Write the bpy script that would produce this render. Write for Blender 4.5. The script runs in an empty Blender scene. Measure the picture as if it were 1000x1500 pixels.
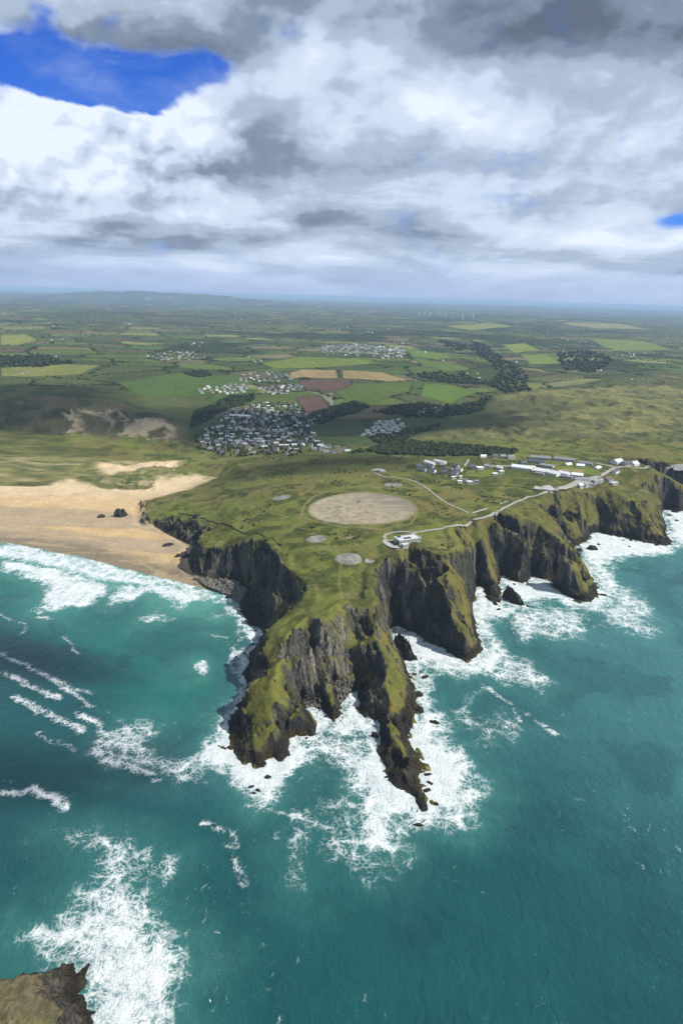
import bpy, bmesh, math, random, time
import numpy as np
from mathutils import Matrix, Vector
from mathutils.geometry import delaunay_2d_cdt
T0 = time.time()
rad = math.radians
scene = bpy.context.scene
C = scene.collection
rng = np.random.default_rng(7)
random.seed(7)

# ------------------------------------------------------------------ camera
CAM_H, FPX, PITCH, ROLL = 320.0, 1000.0, rad(17.52), rad(1.7)
cam = bpy.data.cameras.new('camera')
cam.sensor_fit = 'VERTICAL'; cam.sensor_height = 36.0; cam.lens = 24.0
cam.clip_start = 1.0; cam.clip_end = 200000.0
cam_o = bpy.data.objects.new('camera', cam); C.objects.link(cam_o)
cam_o.matrix_world = (Matrix.Translation((0, 0, CAM_H)) @ Matrix.Rotation(rad(90) - PITCH, 4, 'X')
                      @ Matrix.Rotation(ROLL, 4, 'Z'))
scene.camera = cam_o

# ------------------------------------------------------------------ world, sun, exposure
SUN_AZ, SUN_EL = -8.0, 46.0            # azimuth from +X (right of the view), counter-clockwise
sun_dir = Vector((math.cos(rad(SUN_EL)) * math.cos(rad(SUN_AZ)),
                  math.cos(rad(SUN_EL)) * math.sin(rad(SUN_AZ)), math.sin(rad(SUN_EL))))

class NT:
    """small helper that turns expressions into shader nodes"""
    def __init__(s, tree, dims='3D'): s.dims = dims; s.t = tree; s.n = tree.nodes; s.l = tree.links
    def put(s, sock, v):
        if v is None: return
        if isinstance(v, bpy.types.NodeSocket): s.l.new(v, sock)
        else:
            if hasattr(sock, 'default_value'):
                try: sock.default_value = v
                except Exception: sock.default_value = tuple(v) + (1.0,)
    def m(s, op, a, b=None, c=None, clamp=False):
        n = s.n.new('ShaderNodeMath'); n.operation = op; n.use_clamp = clamp
        s.put(n.inputs[0], a); s.put(n.inputs[1], b); s.put(n.inputs[2], c)
        return n.outputs[0]
    def add(s, *a):
        r = a[0]
        for x in a[1:]: r = s.m('ADD', r, x)
        return r
    def sub(s, a, b): return s.m('SUBTRACT', a, b)
    def mul(s, *a):
        r = a[0]
        for x in a[1:]: r = s.m('MULTIPLY', r, x)
        return r
    def ss(s, lo, hi, x):
        n = s.n.new('ShaderNodeMapRange'); n.interpolation_type = 'SMOOTHSTEP'; n.clamp = True
        s.put(n.inputs[0], x); s.put(n.inputs[1], lo); s.put(n.inputs[2], hi)
        return n.outputs[0]
    def mix(s, f, a, b, mode='MIX'):
        n = s.n.new('ShaderNodeMix'); n.data_type = 'RGBA'; n.blend_type = mode; n.clamp_factor = True
        s.put(n.inputs[0], f); s.put(n.inputs[6], a); s.put(n.inputs[7], b)
        return n.outputs[2]
    def vec(s, x, y, z):
        n = s.n.new('ShaderNodeCombineXYZ'); s.put(n.inputs[0], x); s.put(n.inputs[1], y); s.put(n.inputs[2], z)
        return n.outputs[0]
    def sep(s, v):
        n = s.n.new('ShaderNodeSeparateXYZ'); s.put(n.inputs[0], v); return n.outputs
    def vm(s, op, a, b=None, scale=None):
        n = s.n.new('ShaderNodeVectorMath'); n.operation = op
        s.put(n.inputs[0], a); s.put(n.inputs[1], b)
        if scale is not None: s.put(n.inputs[3], scale)
        return n.outputs[0]
    def noise(s, v, scale, detail=4, rough=0.55, dist=0.0, lac=2.0, col=False):
        n = s.n.new('ShaderNodeTexNoise'); n.noise_dimensions = s.dims; s.put(n.inputs['Vector'], v)
        for k, x in (('Scale', scale), ('Detail', detail), ('Roughness', rough), ('Lacunarity', lac), ('Distortion', dist)):
            s.put(n.inputs[k], x)
        return n.outputs['Color' if col else 'Fac']
    def voro(s, v, scale, feature='F1', out='Distance', rnd=1.0):
        n = s.n.new('ShaderNodeTexVoronoi'); n.voronoi_dimensions = s.dims; n.feature = feature
        s.put(n.inputs['Vector'], v); s.put(n.inputs['Scale'], scale); s.put(n.inputs['Randomness'], rnd)
        return n.outputs[out]
    def attr(s, name, out='Color'):
        n = s.n.new('ShaderNodeAttribute'); n.attribute_name = name; return n.outputs[out]
    def gauss(s, x, y, cx, cy, sx, sy):
        dx = s.mul(s.sub(x, cx), 1.0 / sx); dy = s.mul(s.sub(y, cy), 1.0 / sy)
        return s.m('POWER', math.e, s.mul(s.add(s.mul(dx, dx), s.mul(dy, dy)), -1.0))

def ray(px, py):
    """direction of a photograph pixel (1000 x 1500)"""
    u = px - 500.0; v = py - 750.0; c, s_ = math.cos(ROLL), math.sin(ROLL)
    u2 = u * c + v * s_; v2 = -u * s_ + v * c
    return (u2, FPX * math.cos(PITCH) - v2 * math.sin(PITCH), -FPX * math.sin(PITCH) - v2 * math.cos(PITCH))
def at_z(px, py, z):
    r = ray(px, py); t = (z - CAM_H) / r[2]
    return (r[0] * t, r[1] * t)

def sky_ae(px, py):
    r = ray(px, py); return math.atan2(r[0], r[1]), math.asin(r[2] / math.sqrt(sum(q * q for q in r)))

world = bpy.data.worlds.new('World'); scene.world = world; world.use_nodes = True
W = NT(world.node_tree, '2D'); W.n.clear()
sky = W.n.new('ShaderNodeTexSky'); sky.sky_type = 'NISHITA'; sky.sun_disc = False
sky.sun_elevation = rad(SUN_EL); sky.sun_rotation = rad(90 - SUN_AZ); sky.altitude = 300.0
sky.air_density = 1.0; sky.dust_density = 0.4; sky.ozone_density = 3.0
tc = W.n.new('ShaderNodeTexCoord').outputs['Generated']
dx, dy, dz = W.sep(tc)
az = W.m('ARCTAN2', dx, dy); el = W.m('ARCSINE', dz)
elp = W.m('MAXIMUM', el, 0.0)
# flattened coordinate: layers pile up towards the horizon
cy = W.m('POWER', W.add(elp, 0.02), 0.62)
p0 = W.vec(W.mul(az, 1.0), W.mul(cy, 2.0), W.mul(W.m('ABSOLUTE', az), 0.0))
wp = W.vm('SCALE', W.vm('SUBTRACT', W.noise(p0, 4.0, 5, 0.6, col=True), (0.5, 0.5, 0.5)), scale=0.13)
p1 = W.vm('ADD', p0, wp)
nA = W.noise(p1, 3.4, 8, 0.50)                                   # big cloud masses
nB = W.noise(W.vm('ADD', p1, (-0.012, 0.050, 0.0)), 3.4, 6, 0.5)   # the same masses one step up, towards the light
pe = W.vec(az, W.mul(el, 1.25), 0.0)
pe = W.vm('ADD', pe, W.vm('SCALE', W.vm('SUBTRACT', W.noise(pe, 9.0, 4, 0.6, col=True), (0.5, 0.5, 0.5)), scale=0.045))
def billow(v):                                                   # cauliflower heads
    a = W.voro(v, 11.0, 'SMOOTH_F1'); b = W.voro(v, 27.0, 'SMOOTH_F1'); c = W.voro(v, 60.0, 'SMOOTH_F1')
    return W.add(W.mul(W.sub(0.5, a), 0.70), W.mul(W.sub(0.45, b), 0.42), W.mul(W.sub(0.45, c), 0.22))
bil_ = W.add(billow(pe), W.mul(W.sub(W.noise(pe, 42.0, 5, 0.6), 0.5), 0.22))
bil_lit = W.sub(bil_, billow(W.vm('ADD', pe, (-0.006, 0.016, 0.0))))
nC = W.noise(p1, 6.5, 6, 0.50)
nF = W.noise(W.vm('ADD', pe, W.vm('SCALE', wp, scale=0.8)), 16.0, 7, 0.62)
pb = W.vec(W.mul(az, 0.30), W.mul(cy, 2.0), 0.0)
nD = W.noise(W.vm('ADD', pb, W.vm('SCALE', wp, scale=0.35)), 11.0, 6, 0.55)  # long flat layers
pc = W.vec(W.mul(az, 0.6), W.mul(elp, 1.6), 3.0)
nE = W.noise(pc, 13.0, 8, 0.6, 0.6)
def G(px, py, sx, sy):
    a, e = sky_ae(px, py); return W.gauss(az, el, a, e, sx / 1000.0, sy / 1000.0)
gap = W.add(W.mul(G(100, 108, 110, 36), 1.0), W.mul(G(205, 140, 75, 38), 1.05), W.mul(G(310, 105, 46, 24), 0.9),
            W.mul(G(10, 78, 60, 24), 0.7), W.mul(G(65, 15, 26, 16), 0.55), W.mul(G(160, 25, 26, 14), 0.5),
            W.mul(G(985, 325, 45, 14), 0.80), W.mul(G(915, 205, 14, 10), 0.40))
cum = W.m('MINIMUM', W.add(W.mul(G(40, 215, 120, 75), 1.0), W.mul(G(250, 225, 95, 62), 0.95), W.mul(G(140, 235, 90, 45), 0.9)), 1.0)   # the towering bank on the left
keep = W.mul(cum, W.add(0.38, W.mul(bil_, 0.25)))
dens = W.add(nA, W.mul(W.sub(nC, 0.5), 0.60), W.mul(W.sub(nF, 0.5), 0.40), W.mul(bil_, 0.40), 0.43, W.mul(gap, -0.88), keep)
alpha = W.ss(0.34, W.add(0.76, W.mul(cum, -0.26)), dens)
lit = W.mul(W.sub(nA, nB), W.add(1.5, W.mul(cum, 0.3)))
bright = W.add(W.mul(G(45, 185, 150, 75), 0.46), W.mul(G(275, 190, 60, 42), 0.32), W.mul(G(450, 85, 60, 45), 0.30), W.mul(G(590, 150, 110, 70), 0.24),
               W.mul(G(760, 175, 120, 60), 0.22), W.mul(G(965, 180, 55, 55), 0.22), W.mul(G(930, 355, 130, 30), 0.34), W.mul(G(520, 292, 210, 18), 0.20),
               W.mul(G(180, 305, 160, 14), 0.18), W.mul(G(500, 385, 500, 14), 0.18), W.mul(G(330, 185, 30, 20), 0.2))
darks = W.add(W.mul(G(395, 215, 75, 48), 0.30), W.mul(G(800, 50, 330, 58), 0.36), W.mul(G(180, 62, 200, 26), 0.20), W.mul(G(155, 240, 60, 18), 0.18), W.mul(G(850, 250, 85, 24), 0.18),
              W.mul(G(250, 335, 300, 22), 0.10), W.mul(G(570, 225, 55, 28), 0.12), W.mul(G(120, 292, 220, 12), 0.20), W.mul(G(980, 250, 40, 30), 0.18))
hz = W.m('SUBTRACT', 1.0, W.ss(0.03, 0.17, el))
layer = W.mul(W.sub(nD, 0.5), W.add(0.10, W.mul(hz, 0.60)))
over = W.mul(W.ss(0.26, 0.62, el), 0.20)                        # grey bases overhead, darkened above the view to cut ambient light
L = W.add(0.53, W.mul(W.sub(nC, 0.5), 0.52), lit, layer, bright, W.mul(darks, -1.0), W.mul(W.sub(nA, 0.5), -0.25), W.mul(over, -1.0),
          W.mul(bil_, W.add(0.10, W.mul(cum, 0.12))), W.mul(bil_lit, W.add(0.06, W.mul(cum, 0.75), W.mul(W.ss(0.10, 0.22, el), 0.14))), W.mul(W.m('SUBTRACT', 1.0, W.ss(0.40, 0.72, dens)), 0.25))
ramp = W.n.new('ShaderNodeValToRGB'); W.l.new(W.m('ADD', L, 0.0, clamp=True), ramp.inputs[0])
cr = ramp.color_ramp; cr.interpolation = 'EASE'
cr.elements[0].position = 0.0; cr.elements[0].color = (0.135, 0.165, 0.215, 1)
cr.elements[1].position = 1.0; cr.elements[1].color = (0.86, 0.90, 0.95, 1)
for pos, c_ in ((0.28, (0.245, 0.295, 0.365, 1)), (0.52, (0.44, 0.505, 0.60, 1)), (0.76, (0.66, 0.73, 0.82, 1))):
    e_ = cr.elements.new(pos); e_.color = c_
blue = W.mix(1.0, sky.outputs[0], (0.17, 0.44, 1.15, 1), 'MULTIPLY')
blue = W.mix(W.add(0.02, W.mul(W.ss(0.42, 0.80, nC), 0.40), W.mul(W.ss(0.5, 0.8, nE), 0.15)), blue, (3.6, 4.6, 6.6, 1))
cl = W.mix(1.0, ramp.outputs[0], (7.7, 8.15, 8.9, 1), 'MULTIPLY')
body = W.mix(alpha, blue, cl)
hazec = W.mix(W.mul(nE, 0.8), (3.1, 4.1, 6.3, 1), (4.2, 5.1, 6.9, 1))
hf = W.mul(W.m('SUBTRACT', 1.0, W.ss(-0.005, 0.078, W.add(el, W.mul(W.sub(nE, 0.5), 0.03)))), 0.92)
col = W.mix(hf, body, hazec)
bg = W.n.new('ShaderNodeBackground'); W.l.new(col, bg.inputs[0]); bg.inputs[1].default_value = 0.1
wo = W.n.new('ShaderNodeOutputWorld'); W.l.new(bg.outputs[0], wo.inputs[0])
world.cycles.sampling_method = 'MANUAL'; world.cycles.sample_map_resolution = 512

sl = bpy.data.lights.new('sun', 'SUN'); sl.energy = 5.0; sl.angle = rad(0.5); sl.color = (1.0, 0.95, 0.86)
so = bpy.data.objects.new('sun', sl); C.objects.link(so); so.location = (800, -200, 900)
so.rotation_euler = (-sun_dir).to_track_quat('-Z', 'Y').to_euler()

vs = scene.view_settings
scene.display_settings.display_device = 'sRGB'
vs.view_transform = 'Standard'; vs.look = 'None'; vs.gamma = 1.0; vs.exposure = 0.35; vs.use_curve_mapping = False
scene.cycles.max_bounces = 4; scene.cycles.diffuse_bounces = 2; scene.cycles.glossy_bounces = 2
scene.cycles.volume_bounces = 0; scene.cycles.transparent_max_bounces = 16; scene.cycles.transmission_bounces = 2
scene.cycles.use_denoising = True
try: scene.cycles.volume_biased = True
except Exception: pass

# ------------------------------------------------------------------ numeric noise
def _h(ix, iy, seed):
    h = (ix.astype(np.int64) * 374761393 + iy.astype(np.int64) * 668265263 + seed * 974711) & 0xFFFFFFFF
    h = ((h ^ (h >> 13)) * 1274126177) & 0xFFFFFFFF
    h = ((h ^ (h >> 16)) * 2246822519) & 0xFFFFFFFF
    return ((h ^ (h >> 15)) & 0xFFFFFF).astype(np.float32) / 16777215.0
def vn(x, y, seed=0):
    x = np.asarray(x, np.float64); y = np.asarray(y, np.float64)
    ix = np.floor(x); iy = np.floor(y); fx = (x - ix).astype(np.float32); fy = (y - iy).astype(np.float32)
    ix = ix.astype(np.int64); iy = iy.astype(np.int64)
    u = fx * fx * fx * (fx * (fx * 6 - 15) + 10); v = fy * fy * fy * (fy * (fy * 6 - 15) + 10)
    a = _h(ix, iy, seed); b = _h(ix + 1, iy, seed); c = _h(ix, iy + 1, seed); d = _h(ix + 1, iy + 1, seed)
    return a + (b - a) * u + (c - a) * v + (a - b - c + d) * u * v
def fbm(x, y, o=4, seed=0, g=0.5, lac=2.03):
    r = 0.0; a = 1.0; t = 0.0
    for k in range(o):
        r = r + a * vn(x, y, seed + k * 17); t += a; a *= g
        x, y = (x * 0.8 - y * 0.6) * lac + 3.1, (x * 0.6 + y * 0.8) * lac - 1.7
    return r / t
def ridged(x, y, o=4, seed=0, g=0.55):
    r = 0.0; a = 1.0; t = 0.0
    for k in range(o):
        n = 1.0 - np.abs(2.0 * vn(x, y, seed + k * 13) - 1.0)
        r = r + a * n * n; t += a; a *= g
        x, y = (x * 0.8 - y * 0.6) * 2.07 + 5.1, (x * 0.6 + y * 0.8) * 2.07 + 2.3
    return r / t
def sst(lo, hi, x):
    t = np.clip((x - lo) / (hi - lo), 0, 1); return t * t * (3 - 2 * t)
def lerp(a, b, t): return a + (b - a) * t
def mixc(c, col, f):
    return c + (np.array(col, np.float32) - c) * f[..., None]

def blur(a, k):
    """box blur twice with radius k on a raster"""
    for _ in range(2):
        for ax in (0, 1):
            p = np.pad(a, [(k + 1, k) if i == ax else (0, 0) for i in (0, 1)], mode='edge')
            cs = np.cumsum(p, axis=ax, dtype=np.float64)
            n = a.shape[ax]
            hi = np.take(cs, np.arange(2 * k + 1, 2 * k + 1 + n), axis=ax); lo = np.take(cs, np.arange(0, n), axis=ax)
            a = (hi - lo) / (2 * k + 1)
    return a.astype(np.float32)

# ------------------------------------------------------------------ survey of the coast: (photo x, photo y, height) turned into map points
WATERLINE = [(-900, 770, 0), (-500, 778, 0), (-200, 786, 0), (0, 797, 0), (60, 806, 0), (120, 818, 0), (200, 839, 0), (260, 853, 0), (310, 866, 0), (342, 877, 0)]
SHORE = [(350, 886, 0), (352, 900, 0), (364, 912, 0), (368, 924, 0), (384, 924, 0), (386, 934, 0), (376, 947, 0), (368, 951, 0), (352, 960, 0), (366, 968, 0), (356, 982, 0), (356, 992, 0),
 (366, 1006, 0), (356, 1028, 0), (346, 1043, 0), (332, 1061, 0), (341, 1072, 0), (323, 1103, 0), (329, 1106, 0), (341, 1090, 0), (341, 1106, 0), (360, 1119, 0), (367, 1117, 0), (380, 1127, 0), (389, 1128, 0),
 (394, 1121, 0), (391, 1110, 0), (400, 1102, 0), (405, 1119, 0), (415, 1121, 0), (423, 1106, 0), (418, 1076, 0), (430, 1080, 0), (454, 1080, 0), (464, 1077, 0), (463, 1068, 0), (454, 1054, 0), (446, 1042, 0),
 (450, 1036, 0), (462, 1035, 0), (476, 1045, 0), (484, 1054, 0), (494, 1058, 0), (497, 1050, 0), (497, 1036, 0), (504, 1026, 0), (512, 1014, 0), (520, 1017, 0), (526, 1030, 0), (529, 1048, 0), (538, 1055, 0),
 (553, 1052, 0), (559, 1066, 0), (549, 1076, 0), (556, 1082, 0), (555, 1108, 0), (563, 1122, 0), (567, 1133, 0), (577, 1118, 0), (570, 1140, 0), (576, 1154, 0), (593, 1165, 0), (596, 1156, 0), (605, 1168, 0), (614, 1185, 0), (622, 1202, 0),
 (632, 1191, 0), (624, 1178, 0), (617, 1156, 0), (611, 1134, 0), (624, 1128, 0), (614, 1108, 0), (597, 1084, 0), (602, 1070, 0), (601, 1062, 0), (607, 1048, 0), (614, 1040, 0), (608, 1024, 0), (616, 1019, 0),
 (606, 1012, 0), (600, 990, 0), (590, 968, 0), (575, 940, 0), (568, 926, 0), (574, 918, 0), (583, 917, 0), (610, 928, 0), (624, 942, 0), (648, 950, 0), (667, 959, 0), (682, 971, 0), (696, 963, 0), (706, 953, 0),
 (700, 938, 0), (695, 912, 0), (691, 888, 0), (696, 862, 0), (699, 853, 0), (704, 858, 0), (714, 876, 0), (724, 892, 0), (734, 889, 0), (729, 875, 0), (734, 861, 0), (730, 842, 0), (739, 841, 0), (748, 851, 0), (771, 855, 0),
 (773, 845, 0), (779, 839, 0), (788, 845, 0), (799, 850, 0), (803, 844, 0), (814, 859, 0), (836, 878, 0), (849, 884, 0), (867, 881, 0), (876, 870, 0), (870, 855, 0), (860, 838, 0), (846, 820, 0), (832, 806, 0), (822, 797, 0), (830, 801, 0), (841, 802, 0),
 (852, 796, 0), (860, 791, 0), (866, 781, 0), (873, 780, 0), (888, 784, 0), (912, 787, 0), (940, 794, 0), (960, 798, 0), (979, 801, 0), (983, 797, 0), (977, 784, 0), (970, 764, 0), (966, 750, 0), (974, 744, 0),
 (992, 749, 0), (1004, 747, 0), (1030, 752, 0), (1060, 745, 0), (1100, 750, 0), (1200, 758, 0), (1400, 765, 0), (1800, 775, 0), (2600, 790, 0)]
LINES = [
 # beach cliff foot
 [(206, 733, 6), (202, 742, 5), (204, 752, 5), (207, 765, 4), (213, 779, 4), (217, 774, 4), (222, 771, 4), (240, 772, 4), (258, 784, 4), (270, 793, 4), (283, 799, 4), (279, 812, 4), (277, 828, 3), (286, 842, 3), (310, 848, 4), (330, 848, 5), (345, 846, 8), (362, 850, 9), (374, 862, 9), (384, 880, 7), (378, 900, 4)],
 # cliff top above the beach and round the dark gully
 [(212, 733, 12), (215, 738, 14), (216, 752, 12), (219, 758, 13), (234, 756, 14), (260, 754, 17), (264, 763, 18), (278, 763, 20), (298, 769, 24), (299, 780, 23), (288, 794, 27), (298, 800, 36), (326, 803, 36), (352, 793, 46), (364, 791, 49), (387, 790, 55), (391, 802, 54), (404, 808, 57), (409, 820, 56), (418, 834, 55), (432, 840, 55), (446, 850, 54), (448, 866, 53), (439, 882, 48), (420, 898, 45), (391, 920, 40), (388, 930, 39), (381, 942, 35), (375, 958, 28)],
 [(378, 830, 26), (392, 852, 24), (404, 876, 18)],
 # far side of the headland towards the sands
 [(214, 731, 6), (250, 722, 6), (300, 709, 7), (314, 702, 9)],
 [(250, 727, 17), (300, 714, 20), (316, 706, 22), (345, 700, 32)],
 # western hollow of the point
 [(375, 958, 28), (396, 962, 31), (399, 968, 30), (391, 984, 29), (386, 994, 28), (372, 1002, 27), (369, 1008, 26)],
 [(372, 972, 9), (378, 985, 8)],
 # nose of the point
 [(369, 1008, 26), (363, 1025, 22), (358, 1042, 18), (372, 1050, 20), (390, 1040, 25), (406, 1028, 29), (424, 1036, 24), (438, 1042, 17), (431, 1012, 15)],
 [(360, 1070, 9), (350, 1085, 4), (375, 1085, 11), (395, 1075, 14), (385, 1110, 5), (412, 1075, 10), (412, 1105, 4)],
 [(436, 1060, 9), (456, 1068, 4)], [(395, 1000, 34), (408, 985, 37), (385, 1025, 27)],
 # eastern edge of the neck
 [(431, 1012, 13), (424, 996, 22), (419, 978, 30), (420, 964, 37), (436, 954, 42), (450, 942, 44), (470, 920, 49), (480, 908, 52), (492, 890, 56), (498, 884, 57), (504, 880, 58), (522, 886, 56), (540, 898, 54), (546, 908, 50)],
 [(438, 1000, 5), (436, 985, 12), (452, 975, 14), (468, 985, 12), (466, 1005, 5), (474, 1035, 3)],
 [(470, 990, 20), (480, 1010, 15), (488, 1035, 9)], [(496, 1000, 7), (503, 1015, 3)],
 [(466, 960, 22), (485, 965, 24), (500, 960, 25), (515, 945, 28), (530, 935, 31), (545, 925, 39)],
 [(500, 985, 14), (512, 985, 13), (520, 1000, 5)], [(506, 905, 48), (516, 918, 38), (530, 915, 39)],
 [(425, 930, 46), (445, 905, 50), (470, 890, 55)], [(414, 960, 40), (404, 975, 38)],
 # promontory with the arch
 [(546, 908, 50), (545, 925, 40), (550, 938, 38), (557, 941, 38), (559, 950, 37), (566, 970, 33), (567, 990, 27), (566, 1010, 22), (574, 1036, 15), (588, 1048, 8)],
 [(545, 990, 12), (540, 1020, 5), (556, 1010, 10)], [(586, 985, 17), (592, 1010, 10), (590, 1030, 9)],
 # low stack at the end of it
 [(566, 1062, 6), (571, 1057, 14), (578, 1075, 13), (586, 1091, 14), (592, 1108, 10), (596, 1121, 10), (600, 1139, 7), (610, 1160, 5), (619, 1188, 3)],
 [(566, 1100, 6), (582, 1140, 4)], [(606, 1112, 4), (618, 1126, 2)],
 # the big eastern cove
 [(546, 908, 50), (550, 880, 54), (552, 856, 56), (549, 836, 58), (558, 825, 61), (570, 816, 64), (588, 813, 66), (598, 816, 65), (608, 820, 64), (618, 830, 62), (624, 842, 57), (636, 846, 55), (648, 854, 56), (654, 866, 51), (660, 892, 35), (664, 912, 32), (678, 922, 26), (690, 930, 18)],
 [(588, 813, 66), (579, 845, 46), (573, 878, 22), (572, 905, 6)], [(560, 880, 36), (562, 905, 22), (562, 925, 12)],
 [(672, 880, 34), (684, 905, 20)], [(670, 840, 50), (682, 860, 32)], [(600, 850, 36), (620, 880, 26), (650, 910, 20)],
 # second cove
 [(690, 818, 36), (693, 797, 46), (707, 788, 52), (705, 775, 56), (716, 769, 60), (730, 767, 62), (741, 765, 65), (757, 773, 59), (768, 788, 50), (772, 797, 43), (781, 799, 34), (792, 795, 43), (812, 802, 42), (825, 812, 43), (836, 828, 34), (845, 841, 24), (862, 848, 13)],
 [(697, 835, 22), (706, 832, 24), (714, 826, 26), (722, 835, 20), (725, 852, 11), (726, 872, 6)],
 [(712, 806, 40), (719, 818, 30), (722, 826, 24)],
 [(745, 800, 30), (765, 825, 14), (780, 812, 22)],
 [(785, 738, 57), (801, 753, 53), (814, 764, 48), (820, 775, 44), (819, 786, 41), (836, 801, 33), (854, 821, 23), (864, 837, 13)],
 # third cove and lobe with the hollow
 [(785, 737, 57), (792, 733, 57), (800, 732, 55), (812, 734, 52), (820, 742, 46), (826, 756, 36), (840, 763, 28), (850, 765, 26), (861, 768, 21)],
 [(832, 745, 42), (836, 750, 33), (842, 753, 32), (845, 748, 40)], [(815, 760, 26), (830, 778, 12)],
 [(846, 733, 46), (853, 728, 49), (870, 726, 47), (880, 728, 45), (886, 736, 39), (894, 748, 30), (906, 748, 33), (924, 752, 30), (940, 763, 26), (953, 774, 18), (974, 786, 7)],
 [(850, 750, 40), (858, 755, 35)], [(870, 750, 22), (885, 765, 12)],
 # fourth lobe, far side
 [(914, 703, 55), (928, 711, 53), (952, 720, 48), (965, 730, 40), (969, 742, 31), (970, 753, 20)],
 [(913, 700, 56), (924, 697, 57), (948, 695, 58), (968, 697, 54), (986, 704, 47), (992, 712, 40), (1002, 719, 35), (1030, 722, 34), (1060, 706, 48), (1100, 700, 54), (1200, 690, 58), (1500, 690, 60), (2400, 690, 60)],
]
PTS = [(462, 790, 60), (510, 819, 62), (595, 793, 68), (410, 728, 58), (350, 740, 45), (300, 750, 32), (250, 742, 22), (340, 775, 45), (400, 760, 56), (430, 800, 60), (530, 742, 66), (460, 742, 62), (600, 742, 67), (530, 770, 66), (530, 720, 66), (560, 705, 65), (650, 700, 66), (700, 688, 67),
 (640, 740, 67), (680, 758, 67), (700, 762, 66), (715, 757, 67), (660, 775, 67), (640, 790, 67), (650, 815, 66), (680, 800, 62), (660, 830, 60), (725, 748, 67), (770, 745, 66), (760, 760, 65), (800, 712, 66), (850, 700, 65), (900, 688, 64), (950, 683, 64), (840, 715, 60), (890, 715, 56), (920, 730, 48), (940, 745, 40), (790, 765, 58), (810, 785, 48), (830, 815, 38), (850, 828, 24),
 (480, 850, 58), (500, 835, 60), (530, 835, 61), (530, 865, 59), (460, 870, 55), (430, 700, 55), (480, 690, 58), (700, 665, 62), (800, 665, 63), (900, 665, 64), (560, 672, 56), (620, 672, 60), (420, 680, 44), (360, 690, 34), (340, 670, 24), (480, 665, 46),
 (0, 750, 2.5), (100, 760, 2.5), (200, 800, 2), (250, 820, 2), (150, 740, 3), (50, 725, 5), (150, 720, 5), (0, 712, 7), (100, 712, 7), (200, 715, 6), (260, 705, 8), (300, 700, 9), (-300, 740, 4), (-300, 705, 8), (-800, 720, 8),
 (60, 690, 16), (130, 695, 12), (180, 702, 12), (230, 690, 14), (270, 680, 20), (0, 690, 18), (-300, 680, 20)]

def dens_line(pts, step=4.0, close=False):
    w = [(*at_z(p[0], p[1], p[2]), p[2]) for p in pts]
    out = [w[0]]
    for a, b in zip(w, w[1:]):
        d = math.hypot(b[0] - a[0], b[1] - a[1]); n = max(1, int(d / step))
        n = min(n, 200)
        for k in range(1, n + 1):
            t = k / n; out.append(tuple(a[i] + (b[i] - a[i]) * t for i in range(3)))
    return out
shore_w = dens_line(WATERLINE + SHORE)
S = np.array(shore_w)
allp = list(shore_w)
for ln in LINES: allp += dens_line(ln)
allp += [(*at_z(*p), p[2]) for p in PTS]
for x in np.linspace(-8000, 8000, 24):
    for y in (1500, 2100): allp.append((x, y, 45.0 if y == 1500 else 50.0))
P = np.array(allp)
key = np.round(P[:, :2] / 0.8).astype(np.int64)
_, ui = np.unique(key, axis=0, return_index=True)
P = P[np.sort(ui)]
tri = delaunay_2d_cdt([Vector((p[0], p[1])) for p in P], [], [], 0, 1e-4, True)
tv = np.array([(v.x, v.y) for v in tri[0]]); tz = np.array([P[o[0], 2] if o else 0.0 for o in tri[3]]); tf = tri[2]

# raster of the near map
RX0, RX1, RY0, RY1, RS = -2600.0, 2600.0, 330.0, 1560.0, 2.0
RX0, RX1 = -1400.0, 1400.0
nx = int((RX1 - RX0) / RS) + 1; ny = int((RY1 - RY0) / RS) + 1
RH = np.zeros((ny, nx), np.float32); RM = np.zeros((ny, nx), bool)
for f in tf:
    a, b, c = f[0], f[1], f[2]
    (x0, y0), (x1, y1), (x2, y2) = tv[a], tv[b], tv[c]
    i0 = max(0, int(math.floor((min(x0, x1, x2) - RX0) / RS))); i1 = min(nx - 1, int(math.ceil((max(x0, x1, x2) - RX0) / RS)))
    j0 = max(0, int(math.floor((min(y0, y1, y2) - RY0) / RS))); j1 = min(ny - 1, int(math.ceil((max(y0, y1, y2) - RY0) / RS)))
    if i1 < i0 or j1 < j0: continue
    gx = RX0 + RS * np.arange(i0, i1 + 1)[None, :]; gy = RY0 + RS * np.arange(j0, j1 + 1)[:, None]
    den = (y1 - y2) * (x0 - x2) + (x2 - x1) * (y0 - y2)
    if abs(den) < 1e-9: continue
    w0 = ((y1 - y2) * (gx - x2) + (x2 - x1) * (gy - y2)) / den
    w1 = ((y2 - y0) * (gx - x2) + (x0 - x2) * (gy - y2)) / den
    w2 = 1 - w0 - w1
    m = (w0 >= -1e-6) & (w1 >= -1e-6) & (w2 >= -1e-6)
    z = w0 * tz[a] + w1 * tz[b] + w2 * tz[c]
    sub = RH[j0:j1 + 1, i0:i1 + 1]; sub[m] = z[m]; RM[j0:j1 + 1, i0:i1 + 1] |= m

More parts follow.
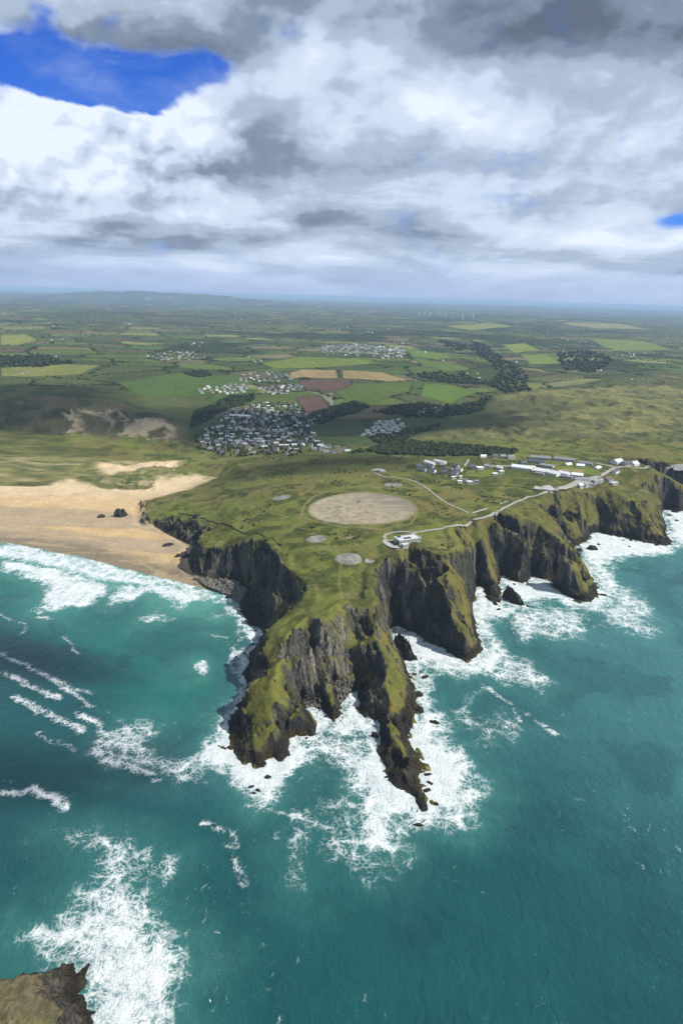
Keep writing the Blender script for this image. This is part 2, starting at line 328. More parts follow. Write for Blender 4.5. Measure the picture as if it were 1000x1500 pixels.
def in_poly(x, y, poly):
    x = np.asarray(x); y = np.asarray(y)
    r = np.zeros(x.shape, bool); n = len(poly)
    px = [p[0] for p in poly]; py = [p[1] for p in poly]
    bb = (x >= min(px)) & (x <= max(px)) & (y >= min(py)) & (y <= max(py))
    xs = x[bb]; ys = y[bb]; q = np.zeros(xs.shape, bool)
    for i in range(n):
        x0, y0 = poly[i][0], poly[i][1]; x1, y1 = poly[(i + 1) % n][0], poly[(i + 1) % n][1]
        if y0 == y1: continue
        c = ((y0 > ys) != (y1 > ys)) & (xs < (x1 - x0) * (ys - y0) / (y1 - y0) + x0)
        q ^= c
    r[bb] = q
    return r
def seg_dist(x, y, poly, close=True, cut=60.0):
    """distance to a polyline, only worked out near it"""
    x = np.asarray(x); y = np.asarray(y)
    d = np.full(x.shape, cut, np.float32); n = len(poly)
    for i in range(n if close else n - 1):
        x0, y0 = poly[i][0], poly[i][1]; x1, y1 = poly[(i + 1) % n][0], poly[(i + 1) % n][1]
        bb = np.nonzero((x > min(x0, x1) - cut) & (x < max(x0, x1) + cut) & (y > min(y0, y1) - cut) & (y < max(y0, y1) + cut))
        if len(bb[0]) == 0: continue
        xs = x[bb]; ys = y[bb]; vx = x1 - x0; vy = y1 - y0; q = vx * vx + vy * vy + 1e-9
        t = np.clip(((xs - x0) * vx + (ys - y0) * vy) / q, 0, 1)
        d[bb] = np.minimum(d[bb], np.hypot(xs - x0 - t * vx, ys - y0 - t * vy))
    return d

# distance to the shoreline on a 4 m raster
DS = 4.0
dxn = int((RX1 - RX0) / DS) + 1; dyn = int((RY1 - RY0) / DS) + 1
DXG, DYG = np.meshgrid(RX0 + DS * np.arange(dxn), RY0 + DS * np.arange(dyn))
w_sh = [at_z(p[0], p[1], 0) for p in WATERLINE + SHORE]
DG = seg_dist(DXG, DYG, w_sh, False, 140.0)
land_poly = w_sh + [(9000, w_sh[-1][1]), (9000, 99000), (-9000, 99000), (-9000, w_sh[0][1])]
GX, GY = np.meshgrid(RX0 + RS * np.arange(nx), RY0 + RS * np.arange(ny))
LAND = in_poly(GX, GY, land_poly)
def bil(A, x, y, x0, y0, s):
    u = np.clip((x - x0) / s, 0, A.shape[1] - 1.001); v = np.clip((y - y0) / s, 0, A.shape[0] - 1.001)
    i = u.astype(np.int32); j = v.astype(np.int32); fx = (u - i).astype(np.float32); fy = (v - j).astype(np.float32)
    return (A[j, i] * (1 - fx) + A[j, i + 1] * fx) * (1 - fy) + (A[j + 1, i] * (1 - fx) + A[j + 1, i + 1] * fx) * fy
def shore_dist(x, y): return bil(DG, x, y, RX0, RY0, DS)
D2 = bil(DG, GX, GY, RX0, RY0, DS)
RH = np.where(LAND, RH, -0.55 * np.minimum(D2, 30) - 0.02 * D2).astype(np.float32)
gy_, gx_ = np.gradient(RH, RS)
slope0 = np.hypot(gx_, gy_)
flat = blur(1.0 - sst(0.35, 0.6, slope0), 5)
flat = sst(0.75, 0.98, flat) * LAND
B1 = blur(RH, 1); B2 = blur(np.where(LAND, RH, 0), 9)
RH = lerp(lerp(RH, B1, 0.6), B2, flat)
print('tin', len(tf), time.time() - T0)

# broad country behind: smooth control heights plus rolling hills
MID = [(380, 625, 24), (330, 645, 20), (440, 610, 32), (300, 600, 36), (560, 622, 36), (620, 600, 48), (500, 645, 30), (100, 640, 36), (200, 640, 34), (30, 640, 40), (110, 608, 56), (165, 608, 52), (225, 622, 50), (40, 615, 52), (290, 650, 18), (250, 660, 22),
 (100, 560, 62), (300, 560, 55), (200, 540, 72), (450, 562, 60), (550, 560, 66), (650, 572, 60), (700, 605, 46), (740, 560, 40), (800, 620, 62), (900, 620, 66), (850, 580, 72), (950, 640, 64), (700, 640, 56), (600, 655, 50), (520, 665, 48), (420, 672, 42), (760, 655, 64), (860, 655, 66),
 (980, 560, 75), (520, 515, 84), (250, 520, 70), (620, 530, 75), (740, 520, 55), (850, 520, 80), (60, 500, 80), (-200, 600, 50), (-400, 560, 60), (1200, 620, 62), (1400, 560, 70)]
MW = np.array([(*at_z(*m), m[2]) for m in MID])
HILLS = [(-0.30, 18500, 1900, 1500, 165), (-0.335, 19500, 900, 1300, 80), (-0.22, 19000, 1300, 1500, 120), (-0.145, 18500, 1000, 1500, 110), (-0.42, 21000, 2400, 2000, 60), (0.05, 26000, 4000, 2500, 45), (0.3, 30000, 5000, 3000, 60), (-0.06, 15000, 2500, 1800, 30)]
def broad(x, y):
    num = 0.0; den = 0.0
    for mx, my, mz in MW:
        s2 = (0.10 * my) ** 2
        w = 1.0 / (((x - mx) ** 2 + (y - my) ** 2) / s2 + 0.15) ** 2
        num = num + w * mz; den = den + w
    w = sst(4500, 9000, y) * 3 + 0.0015
    h = (num + w * 82.0) / (den + w)
    far = sst(1500, 3500, y); fa2 = sst(4000, 12000, y)
    h = h + (fbm(x / 900, y / 900, 3, 41) - 0.5) * (18 + 16 * far) * sst(1250, 1700, y) + (ridged(x / 4200, y / 4200, 3, 43) - 0.42) * 46 * fa2
    for u, yy, sx, sy, a in HILLS:
        h = h + a * np.exp(-((x - u * yy) / sx) ** 2 - ((y - yy) / sy) ** 2) * (0.75 + 0.5 * fbm(x / 700, y / 700, 3, 47))
    # dunes
    dn = dune_mask(x, y)
    h = h + dn * ((ridged(x / 95, y / 150, 4, 51) - 0.4) * np.where(x < -100, 30, 17) + (ridged(x / 34, y / 44, 3, 53) - 0.4) * 7)
    return h
DUNE_W = [at_z(*p, 40) for p in ((-500, 690), (-500, 600), (0, 592), (90, 590), (160, 592), (215, 603), (262, 622), (280, 650), (270, 682), (150, 690), (0, 690))]
DUNE_E = [at_z(*p, 60) for p in ((560, 648), (620, 632), (700, 610), (720, 582), (760, 568), (860, 560), (1000, 556), (1300, 556), (1500, 640), (1300, 676), (1000, 684), (930, 668), (830, 660), (700, 655))]
def soft_poly(x, y, poly, f):
    d = seg_dist(x, y, poly, True, f)
    return np.where(in_poly(x, y, poly), 0.5 + 0.5 * np.minimum(d / f, 1), 0.5 - 0.5 * np.minimum(d / f, 1)).astype(np.float32)
def dune_mask(x, y):
    return np.maximum(soft_poly(x, y, DUNE_W, 60.0), soft_poly(x, y, DUNE_E, 70.0) * 0.75) * sst(0, 0.2, 1.0)

def ground(x, y):
    """height before rock detail"""
    x = np.asarray(x, np.float64); y = np.asarray(y, np.float64)
    near = bil(RH, x, y, RX0, RY0, RS)
    f = sst(1250, 1430, y)
    if np.all(f <= 0): return near
    return lerp(near, broad(x, y), f)

# ------------------------------------------------------------------ fields (jittered cells in map space)
FA = 0.35
def cells(x, y):
    """nearest and second nearest field seed -> edge distance (m) and a random key"""
    s = 150.0
    u = (x * math.cos(FA) + y * math.sin(FA)); v = (-x * math.sin(FA) + y * math.cos(FA))
    u = u + (fbm(x / 420, y / 420, 2, 61) - 0.5) * 170; v = v + (fbm(x / 420, y / 420, 2, 63) - 0.5) * 170
    u = u / (s * 1.45); v = v / s
    iu = np.floor(u).astype(np.int64); iv = np.floor(v).astype(np.int64)
    d1 = np.full(u.shape, 9.0, np.float32); d2 = d1.copy(); k1 = np.zeros(u.shape, np.float32); k2 = k1.copy()
    for a in (-1, 0, 1):
        for b in (-1, 0, 1):
            cu = iu + a; cv = iv + b
            ju = cu + 0.15 + 0.7 * _h(cu, cv, 5); jv = cv + 0.15 + 0.7 * _h(cu, cv, 6)
            d = np.maximum(np.abs(u - ju), np.abs(v - jv)) * 0.75 + 0.25 * np.hypot(u - ju, v - jv)
            d = d.astype(np.float32)
            n = d < d1
            d2 = np.where(n, d1, np.minimum(d2, d))
            k1 = np.where(n, _h(cu, cv, 9), k1); k2 = np.where(n, _h(cu, cv, 10), k2)
            d1 = np.where(n, d, d1)
    return (d2 - d1) * s * 0.6, k1, k2
def woods(x, y):
    return fbm(x / 620, y / 460, 4, 71)

# traced fields (photo pixels): colour, label
FIELDS = [
 ([(423, 546), (440, 541), (493, 542), (497, 554), (440, 553), (424, 557)], (0.24, 0.18, 0.085), 'stubble'),
 ([(499, 542), (560, 545), (601, 557), (570, 559), (501, 554)], (0.23, 0.175, 0.08), 'stubble'),
 ([(441, 556), (514, 556), (517, 565), (504, 571), (452, 573), (436, 562)], (0.10, 0.062, 0.05), 'plough'),
 ([(432, 583), (470, 579), (484, 597), (463, 611), (447, 605)], (0.105, 0.062, 0.052), 'plough'),
 ([(488, 575), (520, 562), (606, 560), (600, 574), (546, 590), (505, 586)], (0.075, 0.105, 0.026), 'grass'),
 ([(620, 561), (664, 564), (700, 575), (662, 592), (612, 581)], (0.085, 0.135, 0.026), 'grass'),
 ([(735, 505), (770, 502), (792, 513), (752, 517)], (0.16, 0.19, 0.04), 'grass'),
 ([(758, 519), (800, 518), (822, 532), (775, 534)], (0.14, 0.18, 0.035), 'grass'),
 ([(590, 510), (640, 516), (668, 524), (640, 527), (600, 520)], (0.10, 0.15, 0.03), 'grass'),
 ([(604, 524), (655, 531), (690, 542), (655, 545), (618, 536)], (0.09, 0.13, 0.028), 'grass'),
 ([(652, 478), (715, 472), (750, 478), (690, 484)], (0.17, 0.19, 0.05), 'grass'),
 ([(820, 472), (905, 474), (955, 482), (870, 481)], (0.20, 0.18, 0.07), 'stubble'),
 ([(0, 491), (40, 489), (57, 498), (30, 506), (0, 505)], (0.17, 0.19, 0.04), 'grass'),
 ([(0, 540), (70, 532), (150, 535), (120, 548), (40, 552), (0, 551)], (0.15, 0.16, 0.045), 'grass'),
 ([(380, 531), (440, 522), (520, 525), (560, 532), (480, 538), (400, 540)], (0.12, 0.155, 0.03), 'grass'),
 ([(170, 560), (260, 545), (350, 549), (380, 560), (300, 580), (200, 580)], (0.06, 0.10, 0.022), 'grass'),
 ([(300, 585), (345, 566), (380, 572), (360, 583), (320, 592)], (0.055, 0.095, 0.022), 'grass'),
 ([(860, 496), (930, 498), (985, 512), (900, 514)], (0.13, 0.17, 0.04), 'grass'),
]
def loc(px, py, z0=40.0):
    """map point where a photo pixel meets the ground"""
    return locs([(px, py)], z0)[0]
def locs(pts, z0=40.0, it=14):
    """map points where photo pixels meet the ground"""
    r = np.array([ray(*p[:2]) for p in pts]); z = np.full(len(r), z0)
    for _ in range(it):
        t = (z - CAM_H) / r[:, 2]; x = r[:, 0] * t; y = r[:, 1] * t
        zn = ground(x, y); z = z + (zn - z) * 0.6
    return [(float(a), float(b), float(c)) for a, b, c in zip(x, y, zn)]
def shoot(px, py):
    """first hit of a pixel ray with the ground (marching)"""
    r = np.array(ray(px, py)); r = r / np.linalg.norm(r)
    t = np.arange(300.0, 2600.0, 2.0)
    x = r[0] * t; y = r[1] * t; z = CAM_H + r[2] * t
    g = ground(x, y); i = np.argmax(z < g)
    return float(x[i]), float(y[i]), float(g[i])
FIELD_W = [[q[:2] for q in locs(f[0], 70.0, 10)] for f in FIELDS]
print('fields', time.time() - T0)

# ------------------------------------------------------------------ materials
def principled(name, rough=0.95, spec=0.15):
    m = bpy.data.materials.new(name); m.use_nodes = True
    t = NT(m.node_tree); b = m.node_tree.nodes['Principled BSDF']
    b.inputs['Roughness'].default_value = rough
    b.inputs['Specular IOR Level'].default_value = spec
    return m, t, b
def mat_plain(name, col, rough=0.85, var=0.25, scale=0.4, spec=0.2):
    m, t, b = principled(name, rough, spec)
    pos = t.n.new('ShaderNodeNewGeometry').outputs['Position']
    n = t.noise(pos, scale, 5, 0.6)
    c = t.mix(n, tuple(max(0, q * (1 - var)) for q in col) + (1,), tuple(min(1, q * (1 + var)) for q in col) + (1,))
    t.l.new(c, b.inputs['Base Color'])
    return m
def mat_land():
    m, t, b = principled('land', 1.0, 0.05)
    pos = t.n.new('ShaderNodeNewGeometry').outputs['Position']
    col = t.attr('Col'); rock = t.attr('rock', 'Fac')
    n1 = t.noise(pos, 0.035, 3, 0.62); n2 = t.noise(pos, 0.33, 4, 0.68); n3 = t.noise(pos, 1.3, 2, 0.6)
    v = t.add(0.02, t.mul(n1, 0.55), t.mul(n2, 1.05), t.mul(n3, 0.36))
    zs = t.sep(pos)
    strat = t.noise(t.vec(t.add(t.mul(zs[0], 0.55), t.mul(zs[1], 0.2)), t.mul(zs[1], 0.35), t.mul(zs[2], 0.10)), 1.0, 4, 0.7)
    wq = t.vm('ADD', t.vm('MULTIPLY', pos, (1.0, 0.6, 0.42)), t.vm('SCALE', t.noise(pos, 0.22, 3, 0.6, col=True), scale=3.0))
    blk = t.voro(wq, 0.33, 'F1'); crk = t.ss(0.0, 0.10, t.voro(wq, 0.33, 'DISTANCE_TO_EDGE'))
    vr = t.mul(t.add(-0.22, t.mul(strat, 1.5), t.mul(n2, 0.8), t.mul(blk, 0.35)), t.add(0.45, t.mul(crk, 0.55)))
    f = t.add(t.mul(v, t.sub(1.0, rock)), t.mul(vr, rock))
    c = t.mix(1.0, col, t.vec(f, f, f), 'MULTIPLY')
    t.l.new(c, b.inputs['Base Color'])
    bp = t.n.new('ShaderNodeBump'); bp.inputs['Strength'].default_value = 1.0
    h = t.add(t.mul(n2, t.add(1.0, t.mul(rock, 1.4))), t.mul(strat, rock, 4.0), t.mul(blk, rock, -2.0), t.mul(n3, 0.22))
    t.l.new(h, bp.inputs['Height']); bp.inputs['Distance'].default_value = 1.0
    t.l.new(bp.outputs[0], b.inputs['Normal'])
    return m
def mat_sea():
    m, t, b = principled('sea', 0.16, 0.38); t.dims = '2D'
    b.inputs['IOR'].default_value = 1.33
    pos = t.n.new('ShaderNodeNewGeometry').outputs['Position']
    col = t.attr('Col'); D = t.attr('foam', 'Fac'); A = t.attr('aer', 'Fac')
    wv = t.vm('SCALE', t.vm('SUBTRACT', t.noise(pos, 0.06, 4, 0.6, col=True), (0.5, 0.5, 0.5)), scale=16.0)
    wv2 = t.vm('SCALE', t.vm('SUBTRACT', t.noise(pos, 0.35, 3, 0.6, col=True), (0.5, 0.5, 0.5)), scale=3.4)
    q = t.vm('ADD', t.vm('ADD', pos, wv), wv2)
    a = t.noise(pos, 0.09, 7, 0.68, 0.4)
    e1 = t.voro(q, 0.085, 'DISTANCE_TO_EDGE'); e2 = t.voro(q, 0.26, 'DISTANCE_TO_EDGE'); 
    lace = t.m('MAXIMUM', t.sub(1.0, t.ss(0.0, 0.20, e1)), t.mul(t.sub(1.0, t.ss(0.0, 0.26, e2)), 0.85))
    fine = t.noise(pos, 0.8, 5, 0.7)
    big = t.noise(q, 0.030, 4, 0.6)
    val = t.add(t.mul(D, 1.45), t.mul(lace, 0.60), t.mul(t.sub(fine, 0.5), 0.60), t.mul(t.sub(a, 0.5), 1.5), t.mul(t.sub(big, 0.5), 0.8), -0.60)
    foam = t.mul(t.ss(-0.08, 1.0, val), t.ss(0.0, 0.12, D))
    # scattered whitecaps and thin streaks on open water
    st = t.noise(t.vm('MULTIPLY', q, (1.0, 0.45, 1.0)), 0.16, 7, 0.72)
    pat = t.noise(pos, 0.012, 3, 0.5)
    st2 = t.noise(t.vm('MULTIPLY', q, (1.0, 0.5, 1.0)), 0.5, 5, 0.7)
    caps = t.m('MAXIMUM', t.mul(t.ss(0.64, 0.74, st), t.ss(0.48, 0.66, pat), 0.6), t.mul(t.ss(0.68, 0.76, st2), t.ss(0.42, 0.60, pat), 0.5))
    foam = t.m('MAXIMUM', foam, caps)
    # ripples
    sx = t.vm('MULTIPLY', pos, (1.0, 0.62, 1.0))
    w1 = t.noise(sx, 0.16, 4, 0.6, 0.5); w2 = t.noise(sx, 0.62, 5, 0.62); w3 = t.noise(pos, 0.03, 3, 0.5)
    tone = t.add(0.66, t.mul(w3, 0.30), t.mul(w1, 0.26), t.mul(w2, 0.16))
    water = t.mix(1.0, col, t.vec(tone, tone, tone), 'MULTIPLY')
    water = t.mix(t.mul(A, t.add(0.16, t.mul(a, 0.85))), water, (0.10, 0.30, 0.27, 1))
    fc = t.mix(t.ss(0.3, 0.7, t.add(t.mul(fine, 0.6), t.mul(a, 0.4))), (0.40, 0.48, 0.50, 1), (0.76, 0.775, 0.79, 1))
    t.l.new(t.mix(foam, water, fc), b.inputs['Base Color'])
    t.l.new(t.add(0.14, t.mul(foam, 0.75)), b.inputs['Roughness'])
    bp = t.n.new('ShaderNodeBump'); bp.inputs['Strength'].default_value = 1.0; bp.inputs['Distance'].default_value = 1.0
    t.l.new(t.add(t.mul(w1, 1.0), t.mul(w2, 0.36), t.mul(D, 0.4), t.mul(fine, D, 0.9)), bp.inputs['Height'])
    t.l.new(bp.outputs[0], b.inputs['Normal'])
    return m
M_LAND = mat_land(); M_SEA = mat_sea()
M = {
 'road': mat_plain('road', (0.28, 0.27, 0.24), 0.95, 0.18, 0.15), 'concrete': mat_plain('concrete', (0.33, 0.33, 0.32), 0.95, 0.2, 0.2),
 'white_wall': mat_plain('white_wall', (0.72, 0.72, 0.70), 0.8, 0.08, 0.5), 'cream_wall': mat_plain('cream_wall', (0.55, 0.51, 0.43), 0.85, 0.1, 0.5),
 'grey_wall': mat_plain('grey_wall', (0.36, 0.36, 0.35), 0.9, 0.2, 0.5), 'slate_roof': mat_plain('slate_roof', (0.085, 0.095, 0.115), 0.7, 0.3, 0.6),
 'grey_roof': mat_plain('grey_roof', (0.22, 0.23, 0.24), 0.8, 0.25, 0.5), 'pale_roof': mat_plain('pale_roof', (0.50, 0.51, 0.52), 0.7, 0.12, 0.5),
 'white_roof': mat_plain('white_roof', (0.74, 0.75, 0.76), 0.6, 0.06, 0.5), 'brown_roof': mat_plain('brown_roof', (0.17, 0.115, 0.09), 0.85, 0.3, 0.6),
 'glass': mat_plain('glass', (0.02, 0.025, 0.03), 0.15, 0.2, 1.0, 0.5), 'steel': mat_plain('steel', (0.28, 0.29, 0.30), 0.5, 0.15, 1.0),
 'turbine_white': mat_plain('turbine_white', (0.82, 0.83, 0.84), 0.5, 0.04, 0.3), 'stone': mat_plain('stone', (0.14, 0.13, 0.11), 0.95, 0.5, 0.8),
 'leaf': mat_plain('leaf', (0.026, 0.036, 0.014), 1.0, 0.6, 0.05, 0.05), 'scrub': mat_plain('scrub', (0.030, 0.038, 0.016), 1.0, 0.6, 0.12, 0.05),
 'bird': mat_plain('bird', (0.8, 0.8, 0.8), 0.8, 0.1, 3.0),
}

# ------------------------------------------------------------------ mesh helpers
def mesh_np(name, V, F, mat, attrs=None, kind=None, smooth=True, parent=None):
    me = bpy.data.meshes.new(name)
    V = np.asarray(V, np.float32); F = np.asarray(F, np.int32)
    me.vertices.add(len(V)); me.vertices.foreach_set('co', V.ravel())
    k = F.shape[1]
    me.loops.add(F.size); me.loops.foreach_set('vertex_index', F.ravel())
    me.polygons.add(len(F)); me.polygons.foreach_set('loop_start', np.arange(len(F), dtype=np.int32) * k)
    try: me.polygons.foreach_set('loop_total', np.full(len(F), k, np.int32))
    except Exception: pass
    me.update(calc_edges=True)
    if smooth: me.polygons.foreach_set('use_smooth', np.ones(len(F), bool))
    for an, av in (attrs or {}).items():
        av = np.asarray(av, np.float32)
        if av.ndim == 2:
            a = me.attributes.new(an, 'FLOAT_COLOR', 'POINT')
            q = np.ones((len(V), 4), np.float32); q[:, :3] = av; a.data.foreach_set('color', q.ravel())
        else:
            a = me.attributes.new(an, 'FLOAT', 'POINT'); a.data.foreach_set('value', av)
    me.materials.append(mat)
    o = bpy.data.objects.new(name, me); C.objects.link(o)
    if kind: o['kind'] = kind
    if parent: o.parent = parent
    return o
def tag(o, label, cat, group=None):
    o['label'] = label; o['category'] = cat
    if group: o['group'] = group
    return o
def obj_bm(name, bm, mats, parent=None, smooth=False):
    me = bpy.data.meshes.new(name); bm.normal_update(); bm.to_mesh(me); bm.free()
    for m in (mats if isinstance(mats, (list, tuple)) else [mats]): me.materials.append(m)
    if smooth:
        for p in me.polygons: p.use_smooth = True
    o = bpy.data.objects.new(name, me); C.objects.link(o)
    if parent: o.parent = parent
    return o
def empty(name, loc_, rz=0.0):
    o = bpy.data.objects.new(name, None); C.objects.link(o); o.location = loc_; o.rotation_euler = (0, 0, rz); return o
def bm_box(bm, x0, x1, y0, y1, z0, z1, mi=0):
    v = [bm.verts.new(p) for p in ((x0, y0, z0), (x1, y0, z0), (x1, y1, z0), (x0, y1, z0), (x0, y0, z1), (x1, y0, z1), (x1, y1, z1), (x0, y1, z1))]
    for f in ((3, 2, 1, 0), (4, 5, 6, 7), (0, 1, 5, 4), (1, 2, 6, 5), (2, 3, 7, 6), (3, 0, 4, 7)):
        bm.faces.new([v[i] for i in f]).material_index = mi
def split_grid(X, Y, Z, attrs, keep, region, specs):
    """one object per region out of one grid; neighbours share their border points"""
    ny_, nx_ = X.shape
    V = np.stack([X, Y, Z], -1).reshape(-1, 3)
    idx = np.arange(ny_ * nx_).reshape(ny_, nx_)
    Q = np.stack([idx[:-1, :-1], idx[:-1, 1:], idx[1:, 1:], idx[1:, :-1]], -1)
    out = {}
    for rid, (name, mat) in specs.items():
        q = Q[keep & (region == rid)]
        if len(q) == 0: continue
        u, inv = np.unique(q.ravel(), return_inverse=True)
        at = {k: v.reshape(-1, v.shape[-1])[u] if v.ndim == 3 else v.ravel()[u] for k, v in attrs.items()}
        out[rid] = mesh_np(name, V[u], inv.reshape(-1, 4), mat, at, 'structure')
    return out

def axis(lo, hi, step, far_lo, far_hi, g=1.12):
    mid = np.arange(lo, hi + step * 0.5, step)
    a = []; p = lo; s = step
    while p > far_lo: s = min(s * g, 400.0); p -= s; a.append(p)
    b = []; p = mid[-1]; s = step
    while p < far_hi: s = min(s * g, 400.0); p += s; b.append(p)
    return np.concatenate([np.array(a[::-1]), mid, np.array(b)])

# ------------------------------------------------------------------ near land
TRACKS = [  # worn footpaths and tracks on the turf: photo pixels, half width (m), colour, strength
 ([(495, 870), (478, 885), (455, 900), (435, 920), (420, 945), (412, 970), (405, 995)], 1.6, (0.14, 0.15, 0.035), 0.8),
 ([(500, 880), (497, 850), (500, 825), (492, 805), (470, 812), (448, 800)], 1.3, (0.17, 0.15, 0.06), 0.55),
 ([(345, 722), (352, 735), (375, 745), (400, 752), (440, 760)], 1.3, (0.15, 0.15, 0.05), 0.6),
 ([(440, 760), (446, 740), (460, 727), (490, 717), (530, 712), (590, 718)], 1.6, (0.22, 0.19, 0.09), 0.7),
 ([(545, 690), (520, 705), (490, 720)], 5.0, (0.13, 0.14, 0.035), 0.75),
 ([(505, 687), (490, 698), (475, 706)], 3.0, (0.12, 0.12, 0.035), 0.6),
 ([(280, 678), (330, 672), (400, 668), (470, 664)], 1.6, (0.20, 0.18, 0.09), 0.6),
 ([(590, 668), (640, 676), (700, 680)], 1.3, (0.16, 0.16, 0.06), 0.6),
 ([(448, 760), (500, 773), (560, 775), (600, 768), (612, 752)], 1.2, (0.26, 0.22, 0.12), 0.55),
 ([(560, 812), (590, 806), (640, 800), (690, 775)], 1.1, (0.15, 0.14, 0.05), 0.5),
 ([(780, 728), (830, 722), (880, 716), (912, 700)], 1.3, (0.16, 0.14, 0.06), 0.5),
 ([(700, 772), (730, 757), (770, 742)], 1.1, (0.17, 0.15, 0.06), 0.45),
]
TRACK_W = [([shoot(*p)[:2] for p in t[0]], t[1], t[2], t[3]) for t in TRACKS]
SAND_P = [at_z(p[0], p[1], 7) for p in ((-900, 830), (-900, 716), (-200, 712), (0, 712), (40, 713), (80, 711), (95, 703), (118, 706), (140, 713), (160, 716), (190, 717), (222, 715), (232, 698), (262, 693), (300, 700), (316, 703), (312, 712), (280, 730), (230, 740), (215, 760), (245, 780), (290, 800), (295, 850), (352, 880), (300, 900), (0, 900))]
BARE = [at_z(p[0], p[1], 9) for p in ((145, 693), (152, 685), (185, 688), (225, 684), (262, 684), (262, 690), (215, 690), (180, 696), (160, 699))]
BAREW = [[at_z(*p, z) for p in q] for q, z in (([(83, 640), (104, 628), (106, 604), (122, 612), (124, 640), (110, 642)], 48), ([(137, 620), (140, 606), (165, 604), (196, 617), (170, 624), (155, 630)], 48),
 ([(170, 645), (190, 630), (210, 620), (240, 622), (262, 630), (250, 640), (228, 648), (222, 662), (222, 680), (208, 680), (195, 660), (180, 660)], 40), ([(8, 668), (28, 667), (32, 682), (18, 684)], 26), ([(118, 606), (135, 600), (150, 604), (140, 612)], 50))]

def land_colour(x, y, z, slope, rk, near):
    n1 = fbm(x / 60, y / 60, 4, 101); n2 = fbm(x / 16, y / 16, 4, 103); n3 = fbm(x / 210, y / 210, 3, 105); n4 = fbm(x / 5, y / 5, 3, 107)
    c = np.zeros(x.shape + (3,), np.float32) + np.array((0.124, 0.136, 0.033), np.float32)
    c = mixc(c, (0.130, 0.110, 0.040), sst(0.46, 0.64, n1) * 0.75)             # bleached, brownish turf
    c = mixc(c, (0.046, 0.062, 0.017), sst(0.50, 0.62, n2 * 0.55 + n3 * 0.45) * 0.75)   # heather and bramble
    c = mixc(c, (0.100, 0.135, 0.028), sst(0.55, 0.66, 1 - n3) * 0.5)
    c = mixc(c, (0.175, 0.145, 0.070), sst(0.66, 0.74, fbm(x / 11, y / 9, 4, 109)) * 0.6 * near)
    c = mixc(c, (0.030, 0.040, 0.013), sst(0.60, 0.68, n4 * 0.5 + n2 * 0.5) * 0.55)
    c = mixc(c, (0.120, 0.108, 0.036), sst(0.38, 0.8, slope) * (0.35 + 0.5 * n2) * near)  # dry grass on slopes
    # ground further back is heath
    bk = sst(960, 1180, y + 120 * (n3 - 0.5)) * sst(-350, 0, x) * (1 - sst(150, 330, x)) * near
    c = mixc(c, (0.040, 0.052, 0.018), bk * 0.65 * sst(0.3, 0.6, n1 + 0.1))
    return c, n1, n2, n3, n4

xs = axis(-345.0, 590.0, 1.1, -9000.0, 9000.0); 
ys = np.concatenate([np.arange(338.0, 960.0, 1.1), np.arange(960.0, 1362.0, 2.2)])
X, Y = np.meshgrid(xs, ys)
wx = (fbm(X / 13, Y / 13, 3, 11) - 0.5) * 7; wy = (fbm(X / 13, Y / 13, 3, 13) - 0.5) * 7
sd0 = shore_dist(X, Y)
onsand = in_poly(X, Y, SAND_P)
wamp = np.where((X < -90) & (Y > 690) & (sd0 < 100) & onsand, 0.25, 1.0)
Z0 = ground(X + wx * wamp, Y + wy * wamp)
Zs = ground(X, Y)
gY = np.gradient(Zs, ys, axis=0); gX = np.gradient(Zs, xs, axis=1)
sl0 = np.hypot(gX, gY)
n_a = fbm(X / 9, Y / 9, 3, 21)
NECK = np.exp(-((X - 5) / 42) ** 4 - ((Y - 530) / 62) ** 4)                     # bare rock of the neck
facing = (-gX * 0.90 + gY * 0.44) / np.maximum(sl0, 0.05)                                          # 1 where a slope falls to the east
rockm = sst(1.05, 1.75, sl0 + (n_a - 0.5) * 0.9 - np.where(facing > 0, facing * 1.35, facing * 0.2) * (X > -20) * (1 - NECK))
lowrock = (1 - sst(5, 11, Zs + (n_a - 0.5) * 8)) * sst(-1, 0.5, Zs) * (~onsand) * (Y < 1150)
bfoot = [at_z(*p) for p in LINES[0][:14]]
bcl = seg_dist(X, Y, bfoot, False, 60.0)
coastal = (sd0 < 120) | (bcl < 32)
rockm = np.maximum(np.maximum(rockm, lowrock), sst(0.45, 0.85, sl0 + (n_a - 0.5) * 0.5) * (bcl < 32) * (Y > 740)) * coastal
outc = sst(0.55, 0.62, fbm(X / 8, Y / 8, 4, 127)) * sst(0.55, 1.0, sl0) * sst(8, 14, Zs)        # outcrops in the steep turf
rockm = np.maximum(rockm, outc * coastal * 0.9)
ca, sa = math.cos(0.42), math.sin(0.42)
U = X * ca + Y * sa; Vv = -X * sa + Y * ca                                   # strike of the slates
r1 = ridged(U / 9.5, Vv / 34, 4, 31); r2 = ridged(X / 17, Y / 17, 3, 33); r3 = fbm(U / 2.6, Vv / 8, 3, 35)
amp = np.clip(np.abs(Zs) / 9, 0.12, 1.0)
Z = Z0 + rockm * amp * ((r1 - 0.45) * 10.0 + (r2 - 0.42) * 8.0 + (r3 - 0.5) * 7.0 + (ridged(U / 3.6, Vv / 12, 3, 39) - 0.45) * 5.0)
# ledges
tz_ = Z / 6.0 + (r3 - 0.5) * 0.8
Z = lerp(Z, (np.floor(tz_) + sst(0.25, 0.95, tz_ - np.floor(tz_))) * 6.0 - (r3 - 0.5) * 4.8, 0.42 * rockm * sst(3, 9, Zs))
# skerries just off the rocks
sk = (Zs < 0.3) & (sd0 < 24) & ~((X < -80) & (Y > 660))
Z = np.where(sk, Z0 + (ridged(U / 6, Vv / 13, 3, 37) - 0.50) * 9.0 * (1 - sd0 / 24), Z)
